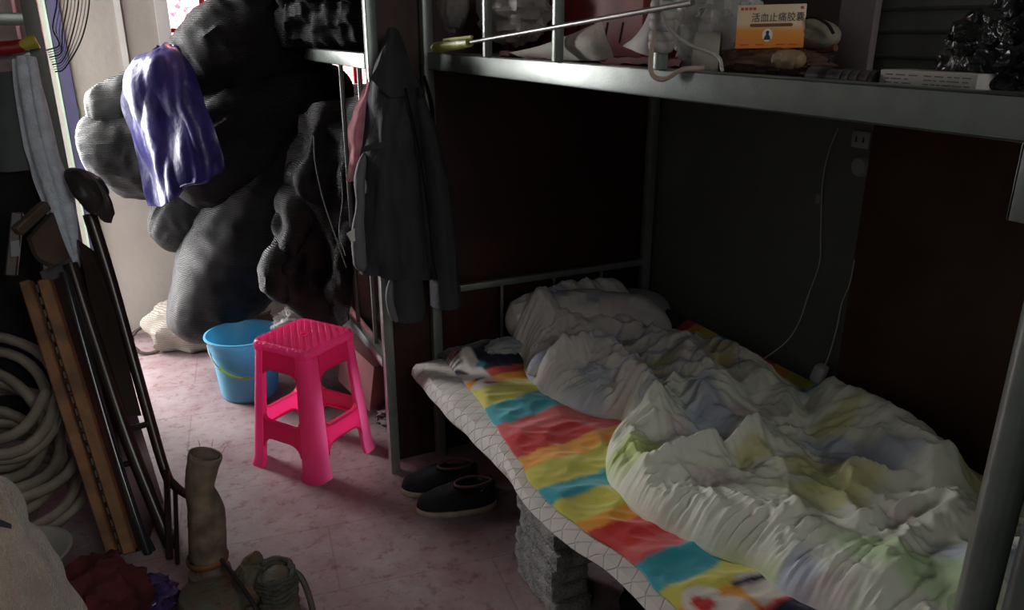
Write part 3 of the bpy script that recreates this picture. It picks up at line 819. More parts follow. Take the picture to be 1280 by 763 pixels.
def tread_mat():  # shade of the tread grooves is painted in as darker pink
    m = pink.copy(); m.name = 'pink_plastic_tread'; nt = m.node_tree; L = nt.links.new; b = nt.nodes['Principled BSDF']
    tc = [n for n in nt.nodes if n.type == 'TEX_COORD'][0]
    sr = b.inputs['Base Color'].links[0].from_socket
    fs = []
    for rot in (SR+pi/4, SR-pi/4):
        mp = nt.nodes.new('ShaderNodeMapping'); mp.vector_type = 'TEXTURE'; mp.inputs['Rotation'].default_value = (0, 0, rot); L(tc.outputs['Object'], mp.inputs[0])
        w = nt.nodes.new('ShaderNodeTexWave'); w.inputs['Scale'].default_value = 24 if rot > SR else 13; L(mp.outputs[0], w.inputs['Vector'])
        r = nt.nodes.new('ShaderNodeMapRange'); r.inputs[1].default_value = .25; r.inputs[2].default_value = .55; L(w.outputs['Fac'], r.inputs[0]); fs.append(r)
    mn = nt.nodes.new('ShaderNodeMath'); mn.operation = 'MINIMUM'; L(fs[0].outputs[0], mn.inputs[0]); L(fs[1].outputs[0], mn.inputs[1])
    ge = nt.nodes.new('ShaderNodeNewGeometry'); sp = nt.nodes.new('ShaderNodeSeparateXYZ'); L(ge.outputs['True Normal'], sp.inputs[0])
    up = nt.nodes.new('ShaderNodeMapRange'); up.inputs[1].default_value = .9; up.inputs[2].default_value = .95; L(sp.outputs[2], up.inputs[0])
    iv = nt.nodes.new('ShaderNodeMath'); iv.operation = 'SUBTRACT'; iv.inputs[0].default_value = 1; L(mn.outputs[0], iv.inputs[1])
    fa = nt.nodes.new('ShaderNodeMath'); fa.operation = 'MULTIPLY'; L(iv.outputs[0], fa.inputs[0]); L(up.outputs[0], fa.inputs[1])
    mx = nt.nodes.new('ShaderNodeMix'); mx.data_type = 'RGBA'; L(fa.outputs[0], mx.inputs[0]); L(sr, mx.inputs[6]); mx.inputs[7].default_value = (.50, .012, .07, 1)
    L(mx.outputs[2], b.inputs['Base Color'])
    bp = nt.nodes.new('ShaderNodeBump'); bp.inputs['Strength'].default_value = .6; bp.inputs['Distance'].default_value = .004; L(mn.outputs[0], bp.inputs['Height']); L(bp.outputs[0], b.inputs['Normal'])
    return m
gd = [gd[0], gd[-1]]
obj('seat', xf(merge(*gd), SM), tread_mat(), ST)
LEGA = .56
for q in range(4):
    R4 = SM @ Matrix.Rotation(pi/2*q, 4, 'Z')
    # corner leg: rounded L profile tapering up; returned inner edges give it wall thickness
    V = []; Fc = []; nh = 26
    for i in range(nh+1):
        h = .455*i/nh; w = hw(h)
        c = .040
        a_in = w*LEGA
        flare = .006*max(0, 1-h/.03)
        w2 = w+flare
        pr = [(w2-.016, a_in), (w2-.004, a_in), (w2, a_in+.004), (w2, w2-c)]
        for k in range(1, 8):
            an = pi/2*k/8; pr.append((w2-c+c*math.cos(an)*1.0, w2-c+c*math.sin(an)))
        pr += [(w2-c, w2), (a_in+.004, w2), (a_in, w2-.004), (a_in, w2-.016)]
        inn = [(a_in, w2-.018), (w2-c-.002, w2-.006)]
        V += [Vector((x, y, h)) for x, y in pr]
    K = len(pr)
    for i in range(nh):
        for k in range(K-1):
            a = i*K+k; Fc.append((a, a+1, a+K+1, a+K))
    obj('leg', xf((V, Fc), R4), pink, ST)
    # side plates on side y=+w : apron and stretcher with filleted corners
    def plate(outline, lip):
        n = len(outline); V = []; Fc = []
        for dep in (0, -.004):
            for a, h in outline: V.append(Vector((a*hw(h), hw(h)+dep, h)))
        Fc.append(tuple(range(n))); Fc.append(tuple(range(2*n-1, n-1, -1)))
        for i in range(n): Fc.append((i, (i+1) % n, n+(i+1) % n, n+i))
        g = [(V, Fc)]
        for seg in lip:     # returned lip along an edge
            V = []; Fc = []
            for a, h in seg:
                V += [Vector((a*hw(h), hw(h)+.001, h)), Vector((a*hw(h), hw(h)-.016, h))]
            V2 = [v+Vector((0, 0, .003)) for v in V]; nn = len(V); V += V2
            for i in range(len(seg)-1):
                a = 2*i; Fc.append((a, a+1, a+3, a+2)); Fc.append((nn+a, nn+a+2, nn+a+3, nn+a+1))
                Fc.append((a, a+2, nn+a+2, nn+a)); Fc.append((a+1, nn+a+1, nn+a+3, a+3))
            g.append((V, Fc))
        return merge(*g)
    A_ = LEGA
    def arc(cx, cy, rx, ry, a0, a1, n=8): return [(cx+rx*math.cos(a0+(a1-a0)*k/n), cy+ry*math.sin(a0+(a1-a0)*k/n)) for k in range(n+1)]
    # apron lower edge: concave fillets
    lower = arc(-A_+.22, .365, .22, .024, pi, pi/2)+arc(A_-.22, .365, .22, .024, pi/2, 0)
    obj('apron', xf(plate([(-A_, .456)]+lower+[(A_, .456)], [lower]), R4), pink, ST)
    upper = arc(-A_+.2, .212, .2, .022, pi, 1.5*pi)+arc(A_-.2, .212, .2, .022, 1.5*pi, 2*pi)
    lo2 = arc(A_-.3, .085, .3, .042, 0, pi/2)+arc(-A_+.3, .085, .3, .042, pi/2, pi)
    obj('stretcher', xf(plate(upper+lo2, [upper, lo2]), R4), pink, ST)

# ------------------------------------------------------------------ bucket
blue = plastic('blue_plastic', (.20, .62, .84), .4, .35)
BC = Vector((-.565, .865, 0))
bt = thing('bucket', 'light blue plastic bucket with a wire handle beside the pink stool', 'bucket', BC)
pr = [(.0, .006), (.10, .006), (.112, 0), (.116, .004), (.120, .02), (.128, .11), (.1365, .20), (.1375, .212), (.1425, .216), (.1445, .232), (.148, .262), (.157, .272), (.161, .277), (.160, .282), (.152, .283), (.1465, .275), (.142, .235), (.134, .2), (.125, .11), (.116, .02), (.0, .016)]
obj('pail', lathe(pr, BC, 56), blue, bt)
hd = []
for k in range(15):
    a = pi*k/14
    hp = Vector((-.148*math.cos(a), -.10*math.sin(a)-.05*math.sin(a), .245-.115*math.sin(a)))
    hd.append(BC+Matrix.Rotation(-.05, 3, 'Z') @ hp)
BH = obj('handle', tube(hd, .0028, 8, 60), M('steel_wire', (.62, .62, .6), rough=.3, metal=.7), bt)
obj('grip', tube(hd[3:8], .0055, 10, 24), M('lime_grip', (.45, .75, .12), rough=.5), BH, label='lime green grip on the handle')

# ------------------------------------------------------------------ bunk A (behind, under the sacks)
AX = -.19
BA = thing('bunk_bed', 'grey steel bunk bed loaded with black sacks by the far window', 'bunk bed', (.3, .9, 0))
obj('post', bevbox(AX-.017, AX+.017, -.055, -.021, 0, 2.25, .004), metal, BA)
obj('post', bevbox(.86, .89, .06, .09, 0, 2.25, .004), metal, BA)
obj('post', bevbox(AX-.017, AX+.017, 1.74, 1.774, 0, 1.44, .004), metal, BA)
obj('side_rail', channel(AX-.019, AX+.02, -.02, 1.74, TOPZ-.045, TOPZ), metal, BA)
obj('side_rail', channel(AX-.019, AX+.02, -.02, 1.74, .405, .445), metal, BA)
obj('upper_deck', bevbox(AX+.02, .86, .06, 1.74, TOPZ-.03, TOPZ-.015, .002), deckm, BA)
obj('lower_deck', bevbox(AX+.02, .86, .06, 1.74, .41, .425, .002), deckm, BA)
for y, z1 in ((.35, 1.39), (.11, 1.39), (.0, .75)):
    obj('guard_bar', tube([(AX, y, .44), (AX, y, z1)], .0085, 10), metal, BA)
obj('guard_bar', tube([(AX, .82, TOPZ), (AX, .82, 1.7)], .009, 10), metal, BA)
obj('wire_hook', tube([P(478, 355, x=AX-.01), P(474, 364, x=AX-.012), P(475, 376, x=AX-.012), P(480, 378, x=AX-.01)], .0018, 6), metal, BA)

# boxes and bags under bunk A
obj('cardboard_box', place(bevbox(-.16, .16, -.12, .12, -.11, .11, .004), (-.05, .46, .20), .3, .25), M('dusty_pink_card', (.36, .17, .17), rough=.85, var=.3), label='dusty reddish cardboard box tilted under the far bunk', cat='box')
obj('cloth_bundle', crumple((-.05, .30, .05), .10, .09, .05, .3, 10, 8, floor=.002), M('dusty_bundle', (.20, .16, .17), rough=.9, var=.4), label='small dusty bundle on the floor beside the bunk post', cat='bundle')
obj('plastic_bag', crumple(P(388, 397, y=.62)+Vector((0, .08, -.06)), .13, .10, .075, .35, 11, 12), film('white_bag_film', (.6, .6, .58), .35, .85), label='off-white plastic bag seen just above the pink stool seat', cat='bag')
obj('water_bottle', lathe([(.0, 0), (.033, 0), (.036, .01), (.036, .14), (.034, .17), (.016, .2), (.015, .225), (0, .225)], (-.13, .60, .0), 20), film('bottle_film', (.35, .48, .55), .15, .5), label='clear bluish plastic bottle standing under the far bunk behind the stool', cat='bottle')
obj('cream_sack', crumple((-.66, 1.58, .10), .30, .19, .15, .15, 5, 2, floor=.002), M('cream_woven_sack', (.30, .265, .225), rough=.85, var=.25, scale=9, weave=.3, wscale=40), label='slumped cream woven sack on the floor against the far wall', cat='sack')
rc = []
for k in range(46):
    a = 2*pi*k/15; r = .078+.010*math.sin(k*1.9); rc.append(P(186, 430, z=.04)+Vector((r*math.cos(a), .045*math.sin(a), .055*math.sin(a))))
zmin = min(p.z for p in rc)
obj('rope_coil', tube([p+Vector((0, 0, .0066-zmin)) for p in rc], .0085, 7, 180), M('brown_rope', (.09, .06, .05), rough=.9), label='coil of brown rope lying against the cream sack', cat='rope')

# ------------------------------------------------------------------ sacks
def psack(name, label, ctrl, mat, group=None, **k):
    c = []
    for u, v, y, r in ctrl:
        p = P(u, v, y=y); c.append((p, px(p, r)))
    return obj(name, body(c, **k), mat, label=label, cat='sack', group=group)
G1 = 'black woven sacks heaped against the far bunk'
psack('woven_sack', 'fat grey-black woven sack standing on the floor behind the bucket', [(238, 428, 1.18, 20), (250, 398, 1.18, 40), (283, 345, 1.15, 60), (330, 275, 1.05, 68), (385, 205, .92, 62), (420, 165, .85, 50)], net, G1, m=90, n=56, lump=.08, crease=.035, seed=1)
psack('woven_sack', 'dark woven sack lying under the purple plastic, its tied end hanging left', [(205, 312, 1.25, 16), (222, 288, 1.25, 36), (265, 255, 1.22, 48), (330, 205, 1.15, 58), (400, 150, 1.08, 58), (440, 120, 1.0, 45)], net2, G1, m=80, n=50, lump=.1, crease=.05, seed=2)
psack('woven_sack', 'open-mouthed woven sack poking out left of the purple plastic', [(104, 195, 1.32, 28), (134, 190, 1.30, 48), (190, 190, 1.28, 58), (260, 180, 1.22, 70), (340, 150, 1.15, 60)], net, G1, m=90, n=60, lump=.10, crease=.045, seed=3, round_end=.35)
psack('woven_sack', 'rolled flap of black woven netting above the open-mouthed sack', [(108, 140, 1.34, 18), (128, 138, 1.33, 30), (165, 132, 1.30, 36), (220, 118, 1.26, 46)], net, G1, m=60, n=44, lump=.12, crease=.05, seed=13, round_end=.3)
psack('woven_sack', 'long dark sack slanting up to the window at the top of the heap', [(222, 112, 1.12, 46), (258, 98, 1.12, 58), (300, 72, 1.1, 72), (345, 35, 1.1, 74), (390, -30, 1.1, 60)], net2, G1, m=80, n=50, lump=.08, crease=.06, seed=5, round_end=.5, lf=4)
psack('woven_sack', 'dark sack in the middle of the heap below the bunk rail', [(212, 232, 1.06, 30), (250, 212, 1.05, 52), (300, 172, 1.0, 66), (355, 138, .95, 55), (405, 116, .88, 34), (440, 104, .82, 20)], net2, G1, m=90, n=50, lump=.08, crease=.05, seed=6, lf=4)
def fold(a, f1, ph):
    return lambda s, t: a*math.sin(s*f1+ph+2.2*math.sin(t*3.1))*(.35+.65*t)
NT_ = thing('shade_netting', 'folded black shade netting hanging in creases beside the bunk bars', 'netting', P(400, 400, y=.45))
nrows = [[(368, 142, .66), (390, 132, .58), (412, 126, .50), (432, 120, .44), (452, 112, .38)],
           [(352, 205, .66), (380, 205, .52), (400, 200, .50), (424, 198, .40), (447, 198, .36)],
           [(338, 262, .62), (372, 268, .50), (396, 262, .44), (420, 258, .42), (443, 258, .34)],
           [(334, 320, .60), (362, 330, .48), (392, 322, .46), (416, 320, .38), (441, 318, .33)],
           [(338, 366, .60), (362, 376, .54), (388, 372, .46), (412, 372, .36), (440, 366, .33)],
           [(352, 384, .60), (372, 392, .54), (392, 402, .48), (414, 414, .40), (438, 400, .33)]]
obj('net', pgrid(nrows, nu=80, nv=90, thick=.006, amp=.030, freq=7, seed=3, disp=fold(.028, 10, .6)), net, NT_)
hemm = M('pale_hem', (.30, .34, .32), rough=.6)
obj('hem', tube([P(u, v, y=y) for u, v, y in ((392, 170, .44), (394, 205, .43), (404, 250, .42), (418, 292, .36), (433, 335, .30))], .0022, 6, 40), hemm, NT_, label='pale stitched edge')
obj('hem', tube([P(u, v, y=y) for u, v, y in ((426, 215, .36), (428, 250, .35), (424, 290, .34), (432, 320, .30))], .0018, 6, 40), hemm, NT_, label='pale stitched edge')
psack('woven_sack', 'small bulging fold of black netting hanging left of the bunk bars', [(352, 300, .56, 14), (352, 335, .55, 24), (350, 365, .55, 20), (345, 378, .55, 10)], net, G1, m=40, n=30, lump=.15, crease=.08, seed=9)
# clothes on bunk A's top
psack('garment_heap', 'heap of black quilted clothes on the far upper bunk', [(345, 25, .9, 26), (375, 28, .85, 34), (410, 25, .75, 36), (445, 25, .62, 34), (475, 20, .5, 26)], net2, None, m=70, n=44, lump=.25, crease=.16, seed=7, lf=9)
psack('garment_heap', 'black puffy garment bulging at the very top of the far bunk', [(350, -15, .9, 30), (390, -18, .8, 40), (440, -15, .65, 40), (470, -10, .5, 30)], blackcloth, None, m=60, n=40, lump=.25, crease=.14, seed=8, lf=9)
# purple plastic
purp = M('purple_plastic_film', (.05, .042, .25), rough=.33, var=.45, scale=7, spec=.6, bump=.5, bscale=20)
g = pgrid([[(196, 56, 1.02), (206, 52, 1.02), (216, 53, 1.0), (226, 60, .98)],
           [(160, 78, 1.02), (190, 72, .90), (222, 75, .86), (244, 92, .86)],
           [(147, 122, 1.05), (185, 120, .88), (225, 120, .80), (258, 130, .80)],
           [(160, 170, 1.07), (192, 172, .92), (234, 170, .78), (270, 168, .76)],
           [(174, 212, 1.06), (200, 218, .90), (240, 224, .76), (280, 212, .75)],
           [(186, 258, 1.02), (202, 258, .92), (224, 244, .82), (250, 224, .78)]], nu=90, nv=100, thick=.003, amp=.012, freq=10, seed=5, aniso=(1.3, 1, .4), disp=lambda s, t: .013*math.sin(s*13+1.5*math.sin(t*4))*(.3+.7*t))
obj('plastic_raincoat', g, purp, label='crumpled shiny purple plastic sheet draped over the black sacks', cat='plastic sheet')

# ------------------------------------------------------------------ jacket on the bunk post
jm = M('charcoal_jacket', (.042, .044, .052), rough=.8, var=.2, scale=8, bump=.25, bscale=70, spec=.3)
jl = M('grey_jacket_lining', (.15, .15, .165), rough=.75, var=.2, scale=10)
JK = thing('jacket', 'charcoal jacket with a white tag hanging from the bunk post', 'jacket', P(500, 395, y=-.12))
g = pgrid([[(484, 36, -.08), (489, 34, -.085), (494, 34, -.085), (499, 37, -.08)],
           [(470, 72, -.08), (484, 72, -.13), (499, 72, -.13), (514, 76, -.08)],
           [(461, 100, -.08), (480, 104, -.15), (505, 104, -.15), (528, 108, -.07)],
           [(455, 150, -.08), (478, 152, -.165), (510, 152, -.16), (540, 155, -.06)],
           [(447, 205, -.07), (475, 206, -.175), (512, 206, -.165), (550, 208, -.06)],
           [(443, 260, -.07), (474, 262, -.18), (514, 262, -.165), (556, 262, -.05)],
           [(441, 310, -.07), (474, 314, -.18), (516, 316, -.165), (560, 318, -.05)],
           [(446, 338, -.06), (474, 348, -.17), (518, 350, -.16), (562, 350, -.05)]], nu=70, nv=90, thick=.006, amp=.009, freq=9, seed=2, aniso=(1.6, 1, .6), disp=lambda s, t: .008*math.sin(s*20+3*math.sin(t*2.5))*t)
JB = obj('body', g, jm, JK)
def psweep(ctrl, **k):
    c = []
    for u, v, y, r in ctrl:
        p = P(u, v, y=y); c.append((p, px(p, r)))
    return body(c, **k)
obj('sleeve', psweep([(522, 120, -.10, 10), (536, 175, -.10, 17), (547, 240, -.10, 21), (553, 310, -.10, 24), (556, 385, -.10, 25)], n=30, m=60, lump=.10, crease=.08, seed=5, round_end=.08, flat=.7), jm, JK)
obj('sleeve', psweep([(505, 318, -.12, 18), (508, 350, -.12, 20), (511, 385, -.12, 20), (511, 402, -.12, 17)], n=30, m=40, lump=.10, crease=.08, seed=6, round_end=.1, flat=.6), jm, JK)
obj('lining', psweep([(456, 190, -.11, 4), (450, 225, -.12, 6), (451, 255, -.12, 5), (448, 290, -.12, 7), (450, 325, -.12, 8), (455, 340, -.12, 4)], n=16, m=50, lump=.2, crease=.15, seed=4), jl, JB, label='paler grey turned-out lining')
obj('lining', psweep([(489, 348, -.14, 3), (487, 372, -.145, 5), (492, 395, -.14, 4), (498, 402, -.14, 2)], n=14, m=30, lump=.1, crease=.1, seed=4), jl, JB, label='paler grey turned-out lining')
obj('collar', pgrid([[(478, 62, -.14), (488, 50, -.15), (500, 56, -.14)], [(472, 82, -.15), (490, 92, -.175), (513, 80, -.13)], [(462, 98, -.14), (492, 122, -.185), (524, 108, -.12)]], nu=24, nv=24, thick=.005, amp=.004, seed=8), jm, JB)
obj('pocket_flap', pgrid([[(452, 184, -.150), (470, 179, -.176), (488, 177, -.180)], [(452, 191, -.152), (470, 187, -.178), (488, 184, -.183)]], nu=16, nv=6, thick=.004), jm, JB)
obj('zip_placket', tube([P(u, v, y=y) for u, v, y in ((507, 110, -.175), (522, 180, -.18), (533, 250, -.185), (541, 320, -.185), (546, 348, -.18))], .005, 8, 40, flat=.6), blackcloth, JB)
obj('care_tag', pgrid([[(433, 292, -.13), (448, 283, -.135)], [(439, 303, -.135), (452, 298, -.14)]], nu=6, nv=6, thick=.001), M('white_tag', (.62, .62, .6), rough=.8), JB, label='small white care tag')
g = pgrid([[(461, 95, -.045), (464, 93, -.045), (467, 95, -.045)],
           [(447, 125, -.05), (457, 125, -.075), (467, 125, -.06)],
           [(434, 165, -.05), (446, 165, -.085), (462, 165, -.07)],
           [(436, 200, -.05), (445, 200, -.075), (456, 200, -.07)],
           [(432, 226, -.05), (438, 228, -.06), (444, 226, -.06)]], nu=24, nv=40, thick=.003, amp=.006, freq=16, seed=4)
pk = M('pink_towel', (.60, .20, .26), rough=.9, var=.3, scale=25, col2=(.66, .34, .36))
obj('towel', g, pk, label='pink patterned cloth peeking out behind the charcoal jacket', cat='towel')
obj('strap', tube([P(530, 95, y=-.02), P(540, 130, y=-.03), P(542, 160, y=-.03), P(545, 178, y=-.03)], .012, 8, 30, flat=.4), blackcloth, label='black strap hanging beside the front bed post', cat='strap')

# ------------------------------------------------------------------ upper bunk clutter (stands on deck z 1.42)
DZ0 = TOPZ-.015
def on_deck(u, x): return P(u, 60, x=x).y
clear = film('clear_bag_film', (.70, .70, .68), .15, .62, .8)
grayfilm = film('grey_bag_film', (.52, .51, .48), .22, .85, .5)
def bag(label, u, v, x, rx, ry, rz, seed, mat, amp=.3):
    p = P(u, v, x=x); c = Vector((p.x, p.y, DZ0+rz*.98))
    return obj('plastic_bag', crumple((p.x, p.y, max(p.z, DZ0+rz*1.05)), rx, ry, rz, amp, 6, seed, floor=DZ0+.001), mat, label=label, cat='bag')
bag('grey translucent plastic bag hanging in the far corner of the upper bunk', 563, 5, .10, .05, .09, .085, 31, grayfilm, .12)
bag('crumpled translucent plastic bag on the upper bunk between the first guard posts', 640, 15, .20, .08, .16, .085, 32, grayfilm, .3)
# long rod with yellow-green handle
RD = thing('metal_rod', 'long thin metal rod with a yellow-green handle lying across the guard posts', 'rod', P(565, 58, x=-.02))
a, b, c_, d = P(543, 60, x=-.03), P(587, 53, x=-.03), P(582, 56, x=-.03), P(866, 3, x=-.03)
obj('handle', tube([a, a.lerp(b, .3), a.lerp(b, .7), b], lambda t: .0155 if .05 < t < .8 else .012, 14, 24), M('yellow_green_plastic', (.36, .38, .09), rough=.4), RD, label='yellow-green plastic handle')
obj('shaft', tube([b, d], .005, 10), M('steel_shaft', (.22, .22, .21), rough=.3, metal=.6), RD)
obj('clip', tube([P(555, 50, x=-.045), P(590, 46, x=-.045)], .004, 8), MATS['yellow_green_plastic'], RD)
# papers
paper = M('crumpled_paper', (.55, .52, .47), rough=.9, var=.15, scale=12, bump=.2)
g = sheet([[P(636, 66, x=.03), P(672, 58, x=.02), P(712, 43, x=.015), P(752, 27, x=.04)],
           [P(650, 70, x=.04), P(700, 64, x=.02), P(735, 56, x=.01), P(758, 48, x=.03)],
           [P(660, 73, x=.05), P(705, 75, x=.04), P(740, 76, x=.03), P(768, 74, x=.05)]], nu=30, nv=24, thick=.002, amp=.002, seed=6)
obj('paper_sheet', g, paper, label='curled white printed sheet of paper behind the second guard post', cat='paper')
redm = M('red_bag_card', (.26, .02, .018), rough=.5, var=.4, scale=9)
RB = thing('gift_box', 'red box with dark slanted stripes at the back of the upper bunk', 'box', P(720, 60, x=.30))
rb0, rb1 = P(628, 20, x=.32), P(812, 20, x=.32)
RBC = obj('carton', bevbox(.30, .46, rb1.y, rb0.y, DZ0+.001, 1.66, .004), redm, RB)
for i in range(9):
    y = rb1.y+(rb0.y-rb1.y)*(.12+.085*i)
    obj('stripe', xf(poly([(0, 0), (.007, 0), (.022, .05), (.015, .05)], .0008, Matrix.Identity(4)), Matrix.Translation((.2995, y, 1.47)) @ Matrix(((0, 0, -1, 0), (-1, 0, 0, 0), (0, 1, 0, 0), (0, 0, 0, 1)))), blackcloth, RBC)
obj('folded_cloth', sheet([[P(u, 68+((u-630)*.06), x=x) for u in (625, 680, 740, 800, 850)] for x in (.04, .12, .2)], nu=50, nv=16, thick=.012, amp=.006, freq=20, seed=3), M('dark_red_cloth', (.16, .03, .03), rough=.8), label='dark red folded cloth lying along the upper bunk edge', cat='cloth')
g = sheet([[P(812, 12, x=.04), P(818, 14, x=.03), P(826, 14, x=.03)],
           [P(798, 40, x=.04), P(808, 42, x=.02), P(822, 42, x=.03)],
           [P(778, 58, x=.05), P(800, 66, x=.03), P(820, 72, x=.04)]], nu=16, nv=20, thick=.002, amp=.003, seed=9)
obj('paper_bag', g, M('white_paper_bag', (.5, .48, .46), rough=.8, var=.2, scale=18), label='white folded paper bag leaning on the taped guard post', cat='bag')
# taped guard post wrapping with strings
TW = thing('cloth_wrapping', 'strips of pale tape and cloth tied round the third guard post', 'tape', (0, -1.235, 1.44))
tp = M('pale_tape', (.45, .43, .40), rough=.6, var=.3, scale=20)
obj('tape', merge(*[tube([Vector((-.003+.017*math.cos(a), -1.235+.017*math.sin(a), z+.003*math.sin(a))) for a in [2*pi*k/12 for k in range(13)]], .006, 8, 36, flat=1.8) for z in (1.475, 1.49, 1.51, 1.525, 1.54)]), tp, TW)
obj('tie_string', tube([Vector((-.02, -1.24, 1.50)), Vector((-.03, -1.245, 1.46)), Vector((-.03, -1.25, 1.428)), Vector((-.022, -1.275, 1.42)), Vector((-.01, -1.31, 1.437)), Vector((.02, -1.33, 1.44))], .0045, 8, 40), M('beige_string', (.42, .33, .26), rough=.9), TW)
obj('tie_string', tube([Vector((-.02, -1.25, 1.55)), Vector((-.02, -1.27, 1.51)), Vector((0, -1.30, 1.48)), Vector((.02, -1.36, 1.46)), Vector((.0, -1.40, 1.44))], .003, 8, 40), tp, TW)
# grey cloth roll / mug
obj('tape_roll', place(lathe([(.012, -.022), (.036, -.022), (.038, -.018), (.038, .018), (.036, .022), (.012, .022), (.012, -.022)], (0, 0, 0), 28), (.06, -1.285, DZ0+.040), -.75, 0, pi/2), M('grey_cloth_tape', (.36, .34, .30), rough=.85, var=.25, scale=20), label='roll of dirty grey cloth tape beside the taped guard post', cat='tape roll')
bag('clear crinkled plastic bag just left of the orange medicine box', 893, 22, .13, .055, .075, .085, 41, clear, .5)
bag('flat clear plastic bag holding small wrapped things under the medicine box', 960, 78, .13, .07, .12, .026, 44, film('dull_bag_film', (.22, .13, .10), .2, .8, .4), .2)
obj('wrapped_roll', body([(P(968, 76, x=.07), .012), (P(978, 74, x=.07), .013), (P(996, 75, x=.07), .012), (P(1004, 78, x=.07), .008)], n=20, m=30, lump=.2, crease=.2, seed=3), M('tan_wrap', (.30, .20, .11), rough=.6), label='small tan wrapped roll below the medicine box', cat='roll')
# medicine box
def rot_face(yaw): return Matrix.Rotation(yaw, 4, 'Z')
mc = (P(921, 6, x=.085)+P(1004, 62, x=.085))/2
ctr = P(963, 33, x=.10)
tocam = CAM-ctr; yaw = math.atan2(tocam.y, tocam.x)+pi/2+.02     # local -Y faces the camera side
MBX = thing('medicine_box', 'small orange and white medicine carton with a round emblem', 'box', ctr-Vector((0, 0, .028)))
MW = px(ctr, 82)/2; MH = px(ctr, 52)/2
Mt = Matrix.Translation(ctr) @ rot_face(yaw) @ Matrix.Rotation(-.12, 4, 'X') @ Matrix.Rotation(-.02, 4, 'Y')
def medmat():
    m = bpy.data.materials.new('orange_white_carton'); m.use_nodes = True
    nt = m.node_tree; L = nt.links.new; b = nt.nodes['Principled BSDF']
    tc = nt.nodes.new('ShaderNodeTexCoord'); sp = nt.nodes.new('ShaderNodeSeparateXYZ'); L(tc.outputs['Generated'], sp.inputs[0])
    r = nt.nodes.new('ShaderNodeValToRGB'); e = r.color_ramp.elements
    e[0].position = .0; e[0].color = (.72, .20, .02, 1); e[1].position = 1; e[1].color = (.70, .58, .42, 1)
    k = e.new(.42); k.color = (.75, .30, .03, 1); k = e.new(.58); k.color = (.72, .56, .36, 1)
    L(sp.outputs[2], r.inputs[0]); L(r.outputs[0], b.inputs['Base Color']); b.inputs['Roughness'].default_value = .45
    return m
CTN = obj('carton', xf(bevbox(-MW, MW, 0, .022, -MH, MH, .001), Mt), medmat(), MBX)
ink = M('dark_ink', (.03, .03, .05), rough=.6, var=0)
redink = M('red_ink', (.55, .05, .03), rough=.6, var=0)
brownink = M('brown_ink', (.16, .06, .02), rough=.6, var=0)
whiteink = M('white_ink', (.75, .72, .66), rough=.6, var=0)
def text_geo(s, size, extrude=.0002):
    cu = bpy.data.curves.new('txt', 'FONT'); cu.body = s; cu.size = size; cu.align_x = 'CENTER'; cu.align_y = 'CENTER'; cu.extrude = extrude
    o = bpy.data.objects.new('txt', cu); C.objects.link(o)
    dg = bpy.context.evaluated_depsgraph_get(); me = bpy.data.meshes.new_from_object(o.evaluated_get(dg))
    g = [v.co.copy() for v in me.vertices], [tuple(p.vertices) for p in me.polygons]
    bpy.data.objects.remove(o); bpy.data.curves.remove(cu); bpy.data.meshes.remove(me)
    return g
FaceM = Mt @ Matrix.Translation((0, -.0004, 0)) @ Matrix.Rotation(pi/2, 4, 'X')
def on_face(g, x, z): return xf(g, FaceM @ Matrix.Translation((x, z, 0)))
def fit(g, w, h):
    if not g[0]: return g
    x0 = min(v.x for v in g[0]); x1 = max(v.x for v in g[0]); y0 = min(v.y for v in g[0]); y1 = max(v.y for v in g[0])
    return [Vector(((v.x-(x0+x1)/2)*w/max(1e-9, x1-x0), (v.y-(y0+y1)/2)*h/max(1e-9, y1-y0), v.z)) for v in g[0]], g[1]
obj('printed_title', on_face(fit(text_geo('活血止痛胶囊', .012), MW*1.52, MH*.42), MW*.20, MH*.42), ink, CTN, smooth=False)
def rrect(w, h, t=.0002):
    n = 8; pts = []
    for q, (sx) in enumerate((1, -1)):
        for k in range(n+1):
            an = -pi/2+pi*k/n+(pi if q else 0); pts.append((sx*(w/2-h/2)+h/2*math.cos(an), h/2*math.sin(an)))
    return poly(pts, t, Matrix.Identity(4))
obj('printed_bar', on_face(rrect(MW*1.25, MH*.15), MW*.02, MH*.06), brownink, CTN, smooth=False)
for mx_ in [-MW*.90+MW*.12*i for i in range(4)]+[MW*.83]:
    obj('printed_mark', on_face(poly([(0, 0), (MW*.09, 0), (MW*.09, MH*.12), (0, MH*.12)], .0002, Matrix.Identity(4)), mx_, MH*.76), redink, CTN, smooth=False)
circ = [(MW*.15*math.cos(2*pi*k/28), MH*.30*math.sin(2*pi*k/28)) for k in range(28)]
EM = obj('emblem', on_face(poly(circ, .0002, Matrix.Identity(4)), -MW*.07, -MH*.40), whiteink, CTN, smooth=False)
fig = [(-.10, -.2), (.10, -.2), (.07, -.05), (.035, .03), (.05, .11), (.025, .19), (-.025, .19), (-.05, .11), (-.035, .03), (-.07, -.05)]
obj('emblem_figure', on_face(poly([(x*MW*1.05, y*MH*1.1) for x, y in fig], .0003, Matrix.Identity(4)), -MW*.07, -MH*.40), ink, EM, smooth=False)
obj('small_print', merge(*[on_face(poly([(0, 0), (MW*.25, 0), (MW*.25, MH*.05), (0, MH*.05)], .0002, Matrix.Identity(4)), x, -MH*.86) for x in (-MW*.85, -MW*.4, MW*.2, MW*.55)]), redink, CTN, smooth=False)
